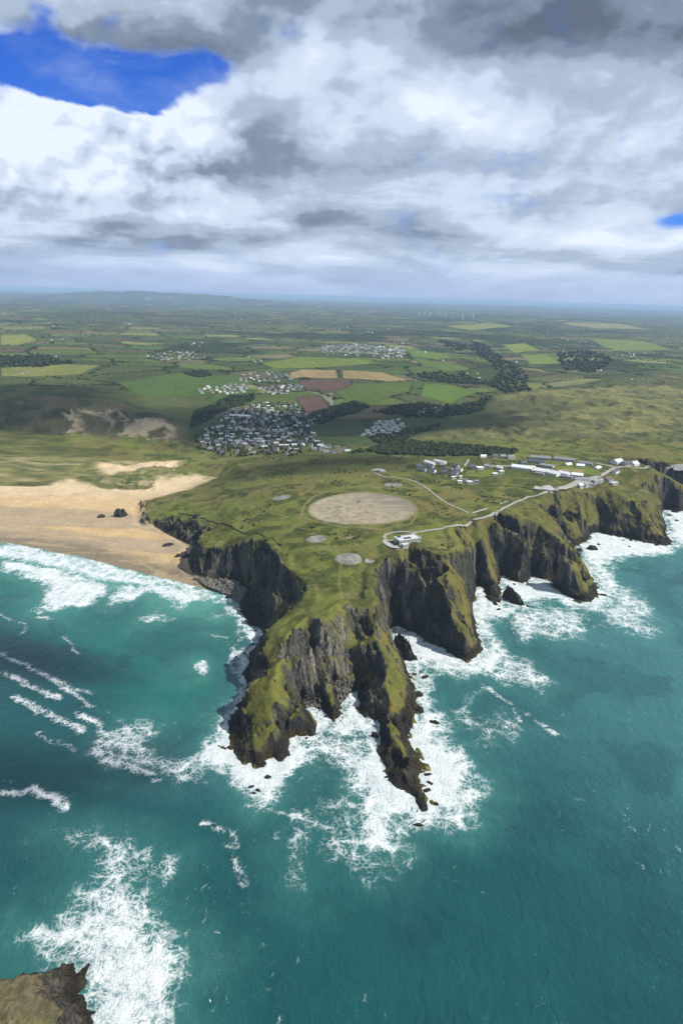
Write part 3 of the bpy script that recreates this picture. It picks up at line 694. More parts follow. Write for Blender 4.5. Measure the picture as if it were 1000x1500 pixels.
# turf relief
turf = (1 - rockm) * (~onsand) * sst(0.5, 4, Zs)
Z = Z + turf * ((fbm(X / 22, Y / 22, 3, 23) - 0.5) * 2.0 + (fbm(X / 5, Y / 5, 3, 25) - 0.5) * 0.9) * np.where(Y < 1250, 1, 0.4)
dn = soft_poly(X, Y, [at_z(*p, 14) for p in ((-500, 711), (0, 711), (60, 711), (110, 703), (150, 712), (230, 714), (232, 696), (262, 690), (275, 680), (0, 674), (-500, 674))], 18.0)
Z = Z + sst(0.4, 0.8, dn) * (ridged(X / 30, Y / 30, 4, 27) - 0.35) * 7
Zg = Z
gY = np.gradient(Z, ys, axis=0); gX = np.gradient(Z, xs, axis=1); sl = np.hypot(gX, gY)
rk = np.clip(np.maximum(rockm * sst(0.45, 0.9, sl), sst(1.6, 2.4, sl - np.clip(facing, 0, 1) * 1.4 * (1 - NECK)) * coastal) + lowrock, 0, 1)
col, n1, n2, n3, n4 = land_colour(X, Y, Z, sl, rk, 1.0)
east = sst(560, 650, X * 0.55 + 560) * sst(90, 20, sd0) if False else np.clip(1 - sd0 / 90, 0, 1)
col = mixc(col, (0.118, 0.106, 0.034), east * sst(0.35, 0.7, sl0) * (0.3 + 0.6 * n1))
col = mixc(col, (0.055, 0.062, 0.020), east * sst(0.5, 0.62, fbm(X / 7, Y / 7, 4, 125)) * 0.6)
tip = sst(560, 470, Y) if False else (1 - sst(455, 560, Y))
col = mixc(col, (0.112, 0.112, 0.022), tip * (0.3 + 0.5 * n2))
rust = sst(0.62, 0.7, fbm(X / 14, Y / 14, 3, 111)) * east * (X > 20)
col = mixc(col, (0.16, 0.095, 0.034), rust * 0.3)
# rock
rc = np.zeros_like(col) + np.array((0.062, 0.061, 0.060), np.float32)
pale = NECK * sst(6, 14, Z)                  # paler rock of the neck, above its foot
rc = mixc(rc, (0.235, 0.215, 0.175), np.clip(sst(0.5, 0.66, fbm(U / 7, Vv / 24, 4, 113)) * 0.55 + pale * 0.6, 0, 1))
rc = mixc(rc, (0.036, 0.035, 0.035), sst(0.48, 0.62, fbm(U / 4, Vv / 17, 4, 115)) * 0.8)
rc = mixc(rc, (0.085, 0.088, 0.032), sst(0.55, 0.66, fbm(X / 10, Y / 10, 3, 117)) * 0.55 * sst(10, 20, Z))      # lichen, tufts
wet = 1 - sst(4.0, 13.0, Z + (n2 - 0.5) * 9)
rc = mixc(rc, (0.030, 0.026, 0.020), wet * 0.85)
rc = mixc(rc, (0.062, 0.048, 0.016), (1 - sst(1.5, 5.5, Z + (n4 - 0.5) * 4)) * sst(0.45, 0.6, n2) * 0.8)        # weed
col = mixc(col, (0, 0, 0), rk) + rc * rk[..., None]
# sand
sandf = soft_poly(X + wx, Y + wy, SAND_P, 10.0); sandf = sst(0.35, 0.65, sandf) * (1 - rk) * (1 - sst(9, 14, Z + (n2 - 0.5) * 5))
sandf = np.maximum(sandf, sst(0.35, 0.65, soft_poly(X + wx * 1.2, Y + wy * 1.2, BARE, 14.0)))
bandf = sst(0.60, 0.68, ridged(X / 55, Y / 26, 3, 121)) * sst(0.45, 0.8, dn) * 0.35
sandf = np.maximum(sandf, bandf)
grs = np.zeros_like(col) + np.array((0.175, 0.165, 0.062), np.float32)
grs = mixc(grs, (0.085, 0.098, 0.036), sst(0.4, 0.6, fbm(X / 12, Y / 12, 4, 119)))
col = mixc(col, (0, 0, 0), sst(0.35, 0.65, dn)) + grs * sst(0.35, 0.65, dn)[..., None]
sc_ = np.zeros_like(col) + np.array((0.47, 0.335, 0.175), np.float32)
sc_ = mixc(sc_, (0.52, 0.41, 0.26), sst(960, 1080, Y + 60 * (n3 - 0.5)))                       # dry sand up the beach
sc_ = mixc(sc_, (0.31, 0.25, 0.175), sst(0.48, 0.6, fbm(X / 150 + Y / 90, Y / 42, 4, 123)) * (1 - sst(1000, 1080, Y)) * 0.85)
wl = seg_dist(X, Y, w_sh[:10], False, 90.0)
sc_ = mixc(sc_, (0.185, 0.155, 0.110), (1 - sst(16, 52, wl + (n3 - 0.5) * 40 + (n2 - 0.5) * 12)) * 0.95)
sc_ = mixc(sc_, (0.40, 0.31, 0.19), sst(0.52, 0.60, ridged(X / 70 + Y / 60, Y / 16, 3, 129)) * (1 - sst(1010, 1090, Y)) * 0.5)
col = mixc(col, (0, 0, 0), sandf) + sc_ * sandf[..., None]
for pl, hw, tc_, st_ in TRACK_W:
    d = seg_dist(X + wx * 0.25, Y + wy * 0.25, pl, False, hw * 4 + 4)
    col = mixc(col, tc_, (1 - sst(hw * 0.6, hw * 1.5, d)) * st_ * (1 - rk))
rk_attr = rk * (1 - sandf)
# old pits and trenches in the turf
zc = (Z[:-1, :-1] + Z[1:, 1:]) * 0.5
gl = np.maximum(sl, 0.3)
push = rk_attr * sst(1, 5, Z) * (sl > 0.5) * ((fbm((X + 0.6 * Y) / 7, Z / 8, 3, 141) - 0.5) * 4.4 + (ridged((X - 0.5 * Y) / 11 + Z / 20, Z / 11, 2, 143) - 0.45) * 2.6)
XM = X - gX / gl * push; YM = Y - gY / gl * push                               # ledges and blocks stand out of the faces
keep = np.maximum(np.maximum(Z[:-1, :-1], Z[1:, 1:]), np.maximum(Z[1:, :-1], Z[:-1, 1:])) > -2.5
xc = (X[:-1, :-1] + X[1:, 1:]) * 0.5; yc = (Y[:-1, :-1] + Y[1:, 1:]) * 0.5
reg = np.ones(zc.shape, np.int32)
reg[sandf[:-1, :-1] > 0.5] = 2
reg[(dn[:-1, :-1] > 0.5)] = 3
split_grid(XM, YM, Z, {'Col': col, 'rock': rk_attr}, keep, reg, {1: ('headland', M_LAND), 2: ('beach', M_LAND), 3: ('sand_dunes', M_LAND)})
NX, NY, NZ = xs, ys, Z
def zat(x, y):
    """final height of the land at single points or arrays"""
    x = np.atleast_1d(np.asarray(x, float)); y = np.atleast_1d(np.asarray(y, float))
    i = np.clip(np.searchsorted(NX, x) - 1, 0, len(NX) - 2); j = np.clip(np.searchsorted(NY, y) - 1, 0, len(NY) - 2)
    fx = np.clip((x - NX[i]) / (NX[i + 1] - NX[i]), 0, 1); fy = np.clip((y - NY[j]) / (NY[j + 1] - NY[j]), 0, 1)
    zn = (NZ[j, i] * (1 - fx) + NZ[j, i + 1] * fx) * (1 - fy) + (NZ[j + 1, i] * (1 - fx) + NZ[j + 1, i + 1] * fx) * fy
    return np.where(y < 1350, zn, ground(x, y))
print('near', X.shape, int(keep.sum()), time.time() - T0)

# ------------------------------------------------------------------ far land
inv = np.linspace(1 / 1346.0, 1 / 90000.0, 360); yf = 1.0 / inv
uf = np.concatenate([np.linspace(-1.0, -0.63, 24)[:-1], np.linspace(-0.63, 0.63, 860), np.linspace(0.63, 1.0, 24)[1:]])
YF = np.repeat(yf[:, None], len(uf), 1); XF = uf[None, :] * YF
ZF = ground(XF, YF)
ZF[0] -= 0.6
dm = dune_mask(XF, YF)
n1 = fbm(XF / 260, YF / 260, 4, 131); n2 = fbm(XF / 70, YF / 70, 4, 133); n3 = fbm(XF / 1500, YF / 1500, 3, 135); n4 = fbm(XF / 24, YF / 30, 3, 137)
ed, k1, k2 = cells(XF, YF); wd = woods(XF, YF)
pal = np.array([(0.066, 0.092, 0.026), (0.085, 0.118, 0.030), (0.052, 0.078, 0.024), (0.115, 0.130, 0.042), (0.060, 0.070, 0.028), (0.135, 0.115, 0.058), (0.075, 0.100, 0.028), (0.095, 0.082, 0.045), (0.050, 0.066, 0.024), (0.155, 0.165, 0.060), (0.058, 0.088, 0.026), (0.070, 0.080, 0.032)], np.float32)
cf = pal[np.minimum((k1 * len(pal)).astype(int), len(pal) - 1)] * (0.8 + 0.4 * k2)[..., None]
cf = cf * (0.80 + 0.40 * n2)[..., None]
hw = 3.5 + YF / 900.0
hedge = 1 - sst(hw * 0.5, hw * 1.3, ed)
cf = mixc(cf, (0.026, 0.034, 0.014), hedge * 0.75)
wf = sst(0.62, 0.65, wd) * sst(2000, 3000, YF)
cf = mixc(cf, (0.024, 0.034, 0.014), wf * 0.85)  # far woods, their dark patches doubling as painted cloud shade
moor_shade = sst(0.56, 0.66, n3) * sst(3500, 7000, YF)
cf = mixc(cf, (0.060, 0.062, 0.032), moor_shade * 0.6)  # cloud shade over the far land, painted in as dark heath
# open heath between the village and the dunes
heath = sst(0.3, 0.7, soft_poly(XF, YF, [at_z(*p, 45) for p in ((-400, 700), (-400, 585), (0, 560), (120, 556), (180, 562), (280, 585), (300, 600), (290, 650), (320, 672), (450, 662), (520, 655), (560, 640), (620, 628), (700, 605), (690, 590), (730, 575), (1500, 560), (1500, 720), (500, 740), (0, 730))], 60.0))
ch = np.zeros_like(cf) + np.array((0.066, 0.080, 0.026), np.float32)
ch = mixc(ch, (0.044, 0.054, 0.020), sst(0.45, 0.6, n1))
ch = mixc(ch, (0.095, 0.100, 0.034), sst(0.5, 0.65, n2) * 0.5)
cd_ = np.zeros_like(cf) + np.array((0.168, 0.162, 0.060), np.float32)
cd_ = mixc(cd_, (0.100, 0.106, 0.040), sst(0.42, 0.58, n2 * 0.6 + n4 * 0.4))
cd_ = mixc(cd_, (0.066, 0.072, 0.030), sst(0.50, 0.62, n1) * 0.8)
cd_ = mixc(cd_, (0.030, 0.036, 0.015), sst(0.62, 0.68, n4 * 0.5 + n2 * 0.5) * 0.7)
wdune = soft_poly(XF, YF, DUNE_W, 60.0)
cw = np.zeros_like(cf) + np.array((0.098, 0.088, 0.046), np.float32)
cw = mixc(cw, (0.050, 0.058, 0.024), sst(0.45, 0.6, n2)); cw = mixc(cw, (0.11, 0.105, 0.05), sst(0.55, 0.68, n4) * 0.5)
cd_ = lerp(cd_, cw, sst(0.3, 0.6, wdune)[..., None])
for poly, fcol, kind_ in FIELDS:
    pass
cf = lerp(cf, ch, heath[..., None]); cf = lerp(cf, cd_, sst(0.25, 0.6, dm)[..., None])
for bp_ in BAREW:
    sf = sst(0.40, 0.62, soft_poly(XF + (n4 - 0.5) * 40, YF + (n2 - 0.5) * 60, bp_, 26.0))
    cf = mixc(cf, (0.36, 0.29, 0.19), sf * sst(0.35, 0.55, n4 * 0.6 + n2 * 0.4) * 0.9)
frid = np.zeros(XF.shape, np.int32)
for i, (poly, (p_, fcol, kind_)) in enumerate(zip(FIELD_W, FIELDS)):
    ins = in_poly(XF, YF, poly)
    if not ins.any(): continue
    d = seg_dist(XF, YF, poly, True, 40.0)
    w_ = np.where(ins, sst(0.0, 9.0, d), 0.0); 
    stripe = 0.88 + 0.24 * vn(XF / 7 + YF / 30, YF / 400, 200 + i)
    base = (np.array(fcol, np.float32)[None, None] * (stripe * (0.85 + 0.3 * n2))[..., None])
    cf = np.where(ins[..., None], base * w_[..., None] + np.array((0.026, 0.034, 0.014), np.float32) * (1 - w_)[..., None], cf)
    frid[ins] = i + 1
for pl in ([(360, 640), (400, 625), (450, 607), (475, 600)], [(300, 655), (360, 645), (440, 658), (515, 660)], [(484, 576), (486, 597), (470, 612), (445, 622)], [(430, 570), (470, 577), (486, 590)], [(700, 680), (640, 672), (560, 668), (500, 666)]):
    d = seg_dist(XF, YF, [q[:2] for q in locs(pl, 25.0)], False, 20.0)
    cf = mixc(cf, (0.20, 0.19, 0.17), (1 - sst(3, 6.5, d)) * 0.8)
keep = np.ones((len(yf) - 1, len(uf) - 1), bool)
reg = np.ones(keep.shape, np.int32)
reg[dm[:-1, :-1] > 0.5] = 2
reg[(heath[:-1, :-1] > 0.5) & (dm[:-1, :-1] <= 0.5)] = 3
specs = {1: ('farmland', M_LAND), 2: ('dune_grassland', M_LAND), 3: ('heath', M_LAND)}
for i in range(len(FIELDS)):
    reg[(frid[:-1, :-1] == i + 1)] = 10 + i; specs[10 + i] = ('field', M_LAND)
split_grid(XF, YF, ZF, {'Col': cf, 'rock': np.zeros(XF.shape, np.float32)}, keep, reg, specs)
print('far', time.time() - T0)

# ------------------------------------------------------------------ sea
FOAM = [  # photo pixels at sea level, density, feather (m)
 ([(569, 924), (583, 915), (612, 926), (650, 948), (685, 968), (708, 953), (700, 930), (692, 905), (690, 885), (698, 852), (716, 872), (726, 888), (738, 888), (732, 865), (730, 838), (748, 848), (772, 852), (780, 834), (800, 848), (815, 857), (838, 876), (852, 882), (880, 868), (872, 850), (850, 815), (840, 800), (866, 779), (900, 783), (960, 796), (986, 798), (976, 770), (970, 745), (990, 748), (1010, 745), (1060, 748), (1080, 775), (1020, 790), (990, 806), (955, 815), (915, 815), (888, 828), (893, 846), (905, 868), (885, 896), (850, 893), (812, 878), (782, 880), (756, 898), (738, 902), (722, 905), (724, 930), (736, 950), (742, 975), (722, 985), (690, 985), (655, 985), (620, 970), (600, 985), (585, 950)], 1.0, 16),
 ([(590, 980), (625, 985), (640, 1000), (632, 1020), (650, 1050), (648, 1075), (665, 1095), (685, 1110), (690, 1140), (705, 1160), (690, 1188), (655, 1205), (622, 1212), (600, 1190), (590, 1235), (560, 1245), (540, 1225), (525, 1190), (530, 1165), (510, 1150), (500, 1120), (515, 1095), (545, 1080), (560, 1060), (580, 1050), (605, 1060), (610, 1020)], 0.98, 16),
 ([(440, 1040), (462, 1030), (495, 1060), (500, 1025), (515, 1010), (530, 1045), (556, 1060), (550, 1085), (515, 1080), (480, 1075), (455, 1085)], 0.9, 8),
 ([(440, 1080), (500, 1075), (550, 1090), (545, 1130), (510, 1150), (480, 1120), (460, 1110)], 0.60, 14),
 ([(338, 1048), (322, 1070), (303, 1088), (290, 1120), (320, 1132), (345, 1142), (368, 1172), (380, 1178), (392, 1160), (412, 1148), (440, 1138), (446, 1112), (462, 1085), (430, 1075), (400, 1100), (350, 1080)], 1.0, 12),
 ([(345, 878), (330, 895), (352, 915), (360, 930), (375, 940), (355, 955), (346, 985), (350, 1010), (345, 1035), (358, 1030), (366, 1000), (368, 950), (392, 928), (365, 905)], 0.72, 8),
 ([(-300, 778), (0, 790), (60, 800), (130, 815), (200, 835), (260, 848), (310, 862), (350, 884), (340, 886), (300, 880), (260, 875), (215, 862), (180, 855), (120, 845), (60, 828), (0, 820), (-300, 800)], 0.80, 12),
 ([(0, 822), (40, 826), (100, 838), (160, 850), (150, 868), (120, 882), (85, 897), (60, 893), (68, 870), (60, 850), (30, 838), (0, 832)], 1.0, 12),
 ([(165, 860), (215, 855), (260, 865), (300, 872), (330, 880), (290, 882), (270, 893), (255, 885), (215, 866), (185, 880), (160, 888)], 0.95, 10),
 ([(214, 905), (228, 896), (245, 897), (236, 905), (222, 914)], 0.74, 7), ([(232, 905), (250, 902), (262, 905), (245, 914)], 0.45, 6),
 ([(274, 976), (290, 972), (302, 980), (292, 988), (284, 982)], 0.74, 6), ([(308, 930), (325, 929), (342, 936), (325, 934)], 0.7, 4), ([(305, 910), (330, 890), (348, 890), (345, 908), (320, 905)], 0.55, 8),
 ([(52, 906), (65, 902), (75, 907), (62, 908)], 0.7, 4),
 ([(20, 1388), (60, 1365), (95, 1352), (130, 1330), (128, 1300), (165, 1272), (195, 1300), (205, 1330), (222, 1355), (255, 1385), (275, 1435), (268, 1490), (255, 1530), (130, 1540), (110, 1430), (60, 1410)], 0.86, 15),
 ([(120, 1390), (190, 1340), (225, 1370), (240, 1430), (235, 1520), (130, 1520), (120, 1430)], 0.95, 22),
 ([(98, 1215), (125, 1208), (160, 1228), (185, 1226), (200, 1250), (245, 1262), (225, 1285), (180, 1300), (140, 1310), (120, 1285), (150, 1265), (130, 1240)], 0.52, 10),
 ([(142, 1090), (165, 1065), (240, 1062), (215, 1078), (240, 1100), (300, 1105), (300, 1148), (240, 1140), (190, 1112), (165, 1122)], 0.50, 8),
 ([(425, 1185), (445, 1185), (440, 1230), (430, 1260), (442, 1295), (425, 1290), (418, 1240)], 0.42, 8),
 ([(470, 1170), (520, 1170), (545, 1245), (590, 1255), (560, 1290), (520, 1280), (470, 1235)], 0.42, 14),
 ([(700, 985), (760, 960), (800, 990), (790, 1010), (740, 1000)], 0.52, 10), ([(900, 850), (960, 895), (950, 935), (880, 915)], 0.58, 14),
 ([(700, 1010), (680, 1040), (705, 1060), (740, 1045), (760, 1075), (700, 1090), (670, 1060)], 0.48, 14),
 ([(735, 900), (800, 885), (860, 900), (850, 930), (770, 940)], 0.56, 14),
]
STREAK = [([(0, 955), (60, 985), (110, 1020), (135, 1035)], 2.0, 0.5), ([(25, 1020), (70, 1045), (120, 1070)], 2.5, 0.5), ([(0, 985), (45, 1005), (85, 1025)], 2.0, 0.45), ([(110, 1045), (140, 1060), (160, 1075), (180, 1090)], 2.0, 0.5), ([(60, 985), (100, 1005), (135, 1016)], 1.5, 0.45),
 ([(0, 1163), (30, 1162), (52, 1150), (70, 1165), (95, 1182)], 2.2, 0.62), ([(145, 1086), (150, 1112), (185, 1122), (230, 1142)], 2.5, 0.55), ([(300, 1205), (340, 1220), (350, 1240)], 1.6, 0.45), ([(330, 1235), (345, 1270), (352, 1300)], 1.6, 0.42), ([(355, 932), (342, 950), (338, 975), (350, 990)], 1.8, 0.55), ([(0, 900), (40, 915), (30, 930)], 1.5, 0.4),
 ([(770, 1045), (790, 1060), (812, 1075)], 1.8, 0.5), ([(700, 1000), (745, 1030), (760, 1060)], 1.5, 0.45), ([(380, 1185), (430, 1195), (460, 1205)], 1.6, 0.45), ([(60, 1075), (75, 1085), (110, 1100)], 1.4, 0.42), ([(90, 930), (108, 945), (118, 958)], 1.2, 0.4), ([(860, 760), (1000, 830)], 1.0, 0.0)]
xs2 = axis(-420.0, 620.0, 2.3, -20000.0, 20000.0, 1.15); ys2 = axis(140.0, 1130.0, 2.3, -4000.0, 1500.0, 1.15)
X2, Y2 = np.meshgrid(xs2, ys2)
wx2 = (fbm(X2 / 22, Y2 / 22, 4, 211) - 0.5) * 26; wy2 = (fbm(X2 / 22, Y2 / 22, 4, 213) - 0.5) * 26
FD = np.zeros(X2.shape, np.float32); AE = np.zeros(X2.shape, np.float32)
for poly, dn_, fe in FOAM:
    w = [at_z(p[0], p[1], 0) for p in poly]
    FD = np.maximum(FD, soft_poly(X2 + wx2, Y2 + wy2, w, fe) * 1.25 * dn_ - 0.25 * dn_)
    AE = np.maximum(AE, sst(0.0, 1.0, soft_poly(X2 + wx2, Y2 + wy2, w, 42.0) * 1.1) * dn_)
for pl, hw_, dn_ in STREAK:
    w = [at_z(p[0], p[1], 0) for p in pl]
    d = seg_dist(X2 + wx2 * 0.35, Y2 + wy2 * 0.35, w, False, 24.0)
    FD = np.maximum(FD, (1 - sst(hw_ * 0.3, hw_ * 2.2, d)) * dn_ * (0.75 + 0.5 * fbm(X2 / 14, Y2 / 14, 2, 245)))
zl = ground(X2, Y2); sd2 = shore_dist(X2, Y2)
rocky = ~((X2 < -95) & (Y2 > 640))
FD = np.maximum(FD, np.where(rocky & (sd2 < 10), 0.70 * (1 - sd2 / 10) + 0.1, 0))
wl2 = np.where(X2 < -60, seg_dist(X2, Y2, w_sh[:10], False, 140.0), 140.0)
line = 0.5 + 0.5 * np.sin(wl2 / 5.5 + 7 * fbm(X2 / 60, Y2 / 40, 3, 241))
FD = np.where(wl2 < 135, FD * (0.72 + 0.36 * line + 0.25 * (fbm(X2 / 16, Y2 / 9, 3, 243) - 0.5)), FD)
FD = np.clip(FD, 0, 1)
n1 = fbm(X2 / 140, Y2 / 140, 4, 221); n2 = fbm(X2 / 45, Y2 / 60, 4, 223)
wc = np.zeros(X2.shape + (3,), np.float32) + np.array((0.006, 0.062, 0.064), np.float32)
wc = mixc(wc, (0.006, 0.050, 0.062), sst(0.45, 0.62, n1) * 0.7)
wc = mixc(wc, (0.036, 0.140, 0.142), sst(0, 320, X2) * sst(300, 620, Y2 + 0.6 * X2) * 0.9)
bay = [at_z(*p, 0) for p in ((-400, 790), (0, 800), (200, 840), (340, 885), (350, 1000), (320, 1070), (200, 1060), (120, 960), (0, 900), (-400, 870))]
wc = mixc(wc, (0.011, 0.118, 0.092), sst(0.2, 0.75, soft_poly(X2, Y2, bay, 60.0)) * 0.8)
surf = 1 - sst(20, 90, np.where(X2 < -60, seg_dist(X2, Y2, w_sh[:10], False, 100.0), 100.0))
wc = mixc(wc, (0.075, 0.235, 0.20), surf * 0.85)
wc = mixc(wc, (0.006, 0.040, 0.050), sst(0.50, 0.60, n2) * 0.35)
Z2 = (fbm(X2 / 34 + Y2 / 60, Y2 / 22, 3, 231) - 0.5) * 1.1 + FD * (fbm(X2 / 6, Y2 / 6, 3, 233) - 0.35) * 1.1
Z2 = Z2 * np.where(sd2 < 30, 0.45, 1.0)
lim = np.maximum.reduce([zl[:-1, :-1], zl[1:, 1:], zl[1:, :-1], zl[:-1, 1:]]); lmin = np.minimum.reduce([zl[:-1, :-1], zl[1:, 1:], zl[1:, :-1], zl[:-1, 1:]])
keep = (lmin < 6.0)
split_grid(X2, Y2, Z2, {'Col': wc, 'foam': FD, 'aer': AE}, keep, np.ones(keep.shape, np.int32), {1: ('sea', M_SEA)})
print('sea', X2.shape, int(keep.sum()), time.time() - T0)

# ------------------------------------------------------------------ islet in the foreground
ISL = [(-330, 1470), (-200, 1440), (-60, 1436), (0, 1437), (40, 1429), (72, 1423), (92, 1413), (108, 1413), (112, 1430), (119, 1424), (131, 1411), (134, 1415), (126, 1432), (129, 1442), (114, 1457), (124, 1461), (130, 1478), (140, 1481), (143, 1510), (132, 1560), (60, 1610), (-100, 1640), (-300, 1600)]
isl = [at_z(*p, 0) for p in ISL]
xi = np.arange(min(p[0] for p in isl) - 10, max(p[0] for p in isl) + 10, 0.75); yi = np.arange(min(p[1] for p in isl) - 10, max(p[1] for p in isl) + 10, 0.75)
XI, YI = np.meshgrid(xi, yi)
wxi = (fbm(XI / 6, YI / 6, 3, 301) - 0.5) * 4; wyi = (fbm(XI / 6, YI / 6, 3, 303) - 0.5) * 4
di = seg_dist(XI + wxi, YI + wyi, isl, True, 40.0); ii = in_poly(XI + wxi, YI + wyi, isl)
sg = np.where(ii, di, -di)
rI = ridged(XI / 7, YI / 12, 4, 305)
prof = sst(0.0, 16.0, sg) * 15 + sst(6, 40, sg) * 6
ZI = np.where(sg > 0, 0.4 + prof + (rI - 0.4) * 5.0 * sst(0, 4, sg) * (1 - sst(10, 22, sg)) + (fbm(XI / 9, YI / 9, 4, 307) - 0.5) * 1.6 + (fbm(XI / 2.2, YI / 2.2, 3, 309) - 0.5) * 0.5, -0.9 * np.minimum(-sg, 4))
g0, g1 = np.gradient(ZI, 0.75); sI = np.hypot(g0, g1)
rkI = np.clip(sst(0.7, 1.25, sI + (fbm(XI / 5, YI / 5, 3, 311) - 0.5) * 0.8) + (1 - sst(3, 9, ZI + (rI - 0.5) * 4)), 0, 1)
mI = fbm(XI / 5, YI / 5, 4, 313)
cI = np.zeros(XI.shape + (3,), np.float32) + np.array((0.110, 0.105, 0.050), np.float32)
cI = mixc(cI, (0.120, 0.130, 0.042), sst(0.45, 0.6, fbm(XI / 14, YI / 14, 3, 315))); cI = mixc(cI, (0.040, 0.044, 0.018), sst(0.50, 0.60, mI) * 0.8); cI = mixc(cI, (0.19, 0.165, 0.10), sst(0.56, 0.64, fbm(XI / 2.0, YI / 2.0, 3, 321)) * 0.7); cI = mixc(cI, (0.045, 0.045, 0.022), sst(0.55, 0.62, fbm(XI / 1.4, YI / 1.4, 2, 323)) * 0.7)
cI = mixc(cI, (0.105, 0.085, 0.052), sst(0.5, 0.7, fbm(XI / 20, YI / 20, 3, 317)) * 0.6)
rI2 = np.zeros_like(cI) + np.array((0.062, 0.056, 0.046), np.float32)
rI2 = mixc(rI2, (0.13, 0.12, 0.10), sst(0.55, 0.7, fbm(XI / 3, YI / 7, 4, 319)) * 0.6); rI2 = mixc(rI2, (0.030, 0.024, 0.014), (1 - sst(2, 7, ZI)) * 0.8)
cI = mixc(cI, (0, 0, 0), rkI) + rI2 * rkI[..., None]
kI = np.maximum(ZI[:-1, :-1], ZI[1:, 1:]) > -2.0
split_grid(XI, YI, ZI, {'Col': cI, 'rock': rkI}, kI, np.ones(kI.shape, np.int32), {1: ('islet', M_LAND)})

# ------------------------------------------------------------------ free-standing rocks
def crag(name, px, py, half_l, half_w, height, rz, seed, label, cat='rock', group=None, res=(18, 40), lean=(0.0, 0.0), z=0.0, weed=1.0, wedge=False):
    """a slab of slate standing on its own: uneven plan, sharp crest, stepped flanks"""
    cx, cy_ = at_z(px, py, z)
    nr, na = res
    r = np.linspace(1.0, 0.0, nr)[:, None]; a = np.linspace(0, 2 * math.pi, na, endpoint=False)[None, :]
    rr = r + 0 * a; aa = a + 0 * r
    edge = 0.78 + 0.5 * (fbm(2 + 1.6 * np.cos(aa), 2 + 1.6 * np.sin(aa), 3, seed) - 0.5) * 2
    ux = rr * np.cos(aa) * edge * half_l; uy = rr * np.sin(aa) * edge * half_w
    crest = np.exp(-(np.abs(uy) / (0.55 * half_w)) ** 1.3) * (1 - 0.55 * np.clip(np.abs(ux) / half_l, 0, 1) ** 1.6)
    prof_ = np.clip(1 - rr ** 3.4, 0, 1) ** 0.75
    if wedge:                                                   # one sheer side, one slanting slab, falling away along its length
        va = np.where(uy > 0, uy / (0.42 * half_w), -uy / (0.95 * half_w))
        crest = np.clip(1.12 - va, 0, 1) * (0.62 - 0.42 * ux / half_l)
    h = height * prof_ * ((0.40 + 0.60 * crest) if not wedge else (0.10 + 0.95 * crest))
    k = 0.42 * height
    h = h + prof_ * k * ((ridged(ux / (0.35 * half_l) + seed, uy / (0.25 * half_w), 3, seed + 1) - 0.45) + 0.6 * (fbm(ux / 1.7, uy / 1.7, 3, seed + 2) - 0.5))
    h = h - 1.6 * rr ** 6
    ux = ux + lean[0] * h; uy = uy + lean[1] * h
    V = np.stack([ux, uy, h], -1).reshape(-1, 3)
    idx = np.arange(nr * na).reshape(nr, na); nxt = np.roll(idx, -1, 1)
    F = np.stack([idx[:-1], nxt[:-1], nxt[1:], idx[1:]], -1).reshape(-1, 4)
    n_ = fbm(V[:, 0] / 2.5, V[:, 1] / 2.5, 3, seed + 3)
    c = np.zeros((len(V), 3), np.float32) + np.array((0.075, 0.068, 0.058), np.float32)
    c = mixc(c, (0.035, 0.033, 0.032), sst(0.45, 0.6, n_) * 0.8)
    c = mixc(c, (0.030, 0.026, 0.018), (1 - sst(1.5, 5, V[:, 2])) * 0.8 * weed)
    o = mesh_np(name, V, F, M_LAND, {'Col': c, 'rock': np.ones(len(V), np.float32)})
    o.location = (cx, cy_, z); o.rotation_euler = (0, 0, rz)
    return tag(o, label, cat, group)
crag('sea_stack', 592, 958, 22, 11, 22, rad(-60), 401, 'tall grey slate stack standing beside the grassy arch promontory in the cove', 'sea stack', res=(44, 96), wedge=True)
crag('sea_stack', 752, 880, 19, 10, 18, rad(-50), 403, 'pointed dark stack alone in white foam off the second eastern cove', 'sea stack', res=(44, 96), wedge=True)
crag('sea_rock', 867, 805, 9, 6, 6, rad(-15), 405, 'large low dark rock in foam below the lobe with the hollow', res=(16, 36))
crag('sea_rock', 847, 807, 8, 4.5, 4, rad(10), 407, 'flat dark rock touching the foot of the lobe with the hollow', res=(14, 32))
crag('beach_stack', 178, 757, 15, 10, 17, rad(20), 409, 'dark jagged stack standing on the sand beside the beach headland', 'sea stack', res=(40, 80), z=3.0, weed=0.3, wedge=True)
crag('beach_rock', 149, 758, 8, 4.5, 5, rad(25), 411, 'small dark rock alone on the wet sand, farthest from the cliffs', res=(16, 36), z=3.0, weed=0.3)
crag('beach_rock', 247, 800, 13, 4.5, 4.5, rad(25), 413, 'long low brown rock lying on sand in the little beach cove', res=(16, 36), z=2.5, weed=0.3)
crag('beach_rock', 270, 817, 15, 6, 7, rad(18), 415, 'black wedge of rock on sand at the corner of the beach cliff', res=(18, 40), z=2.5, weed=0.5)
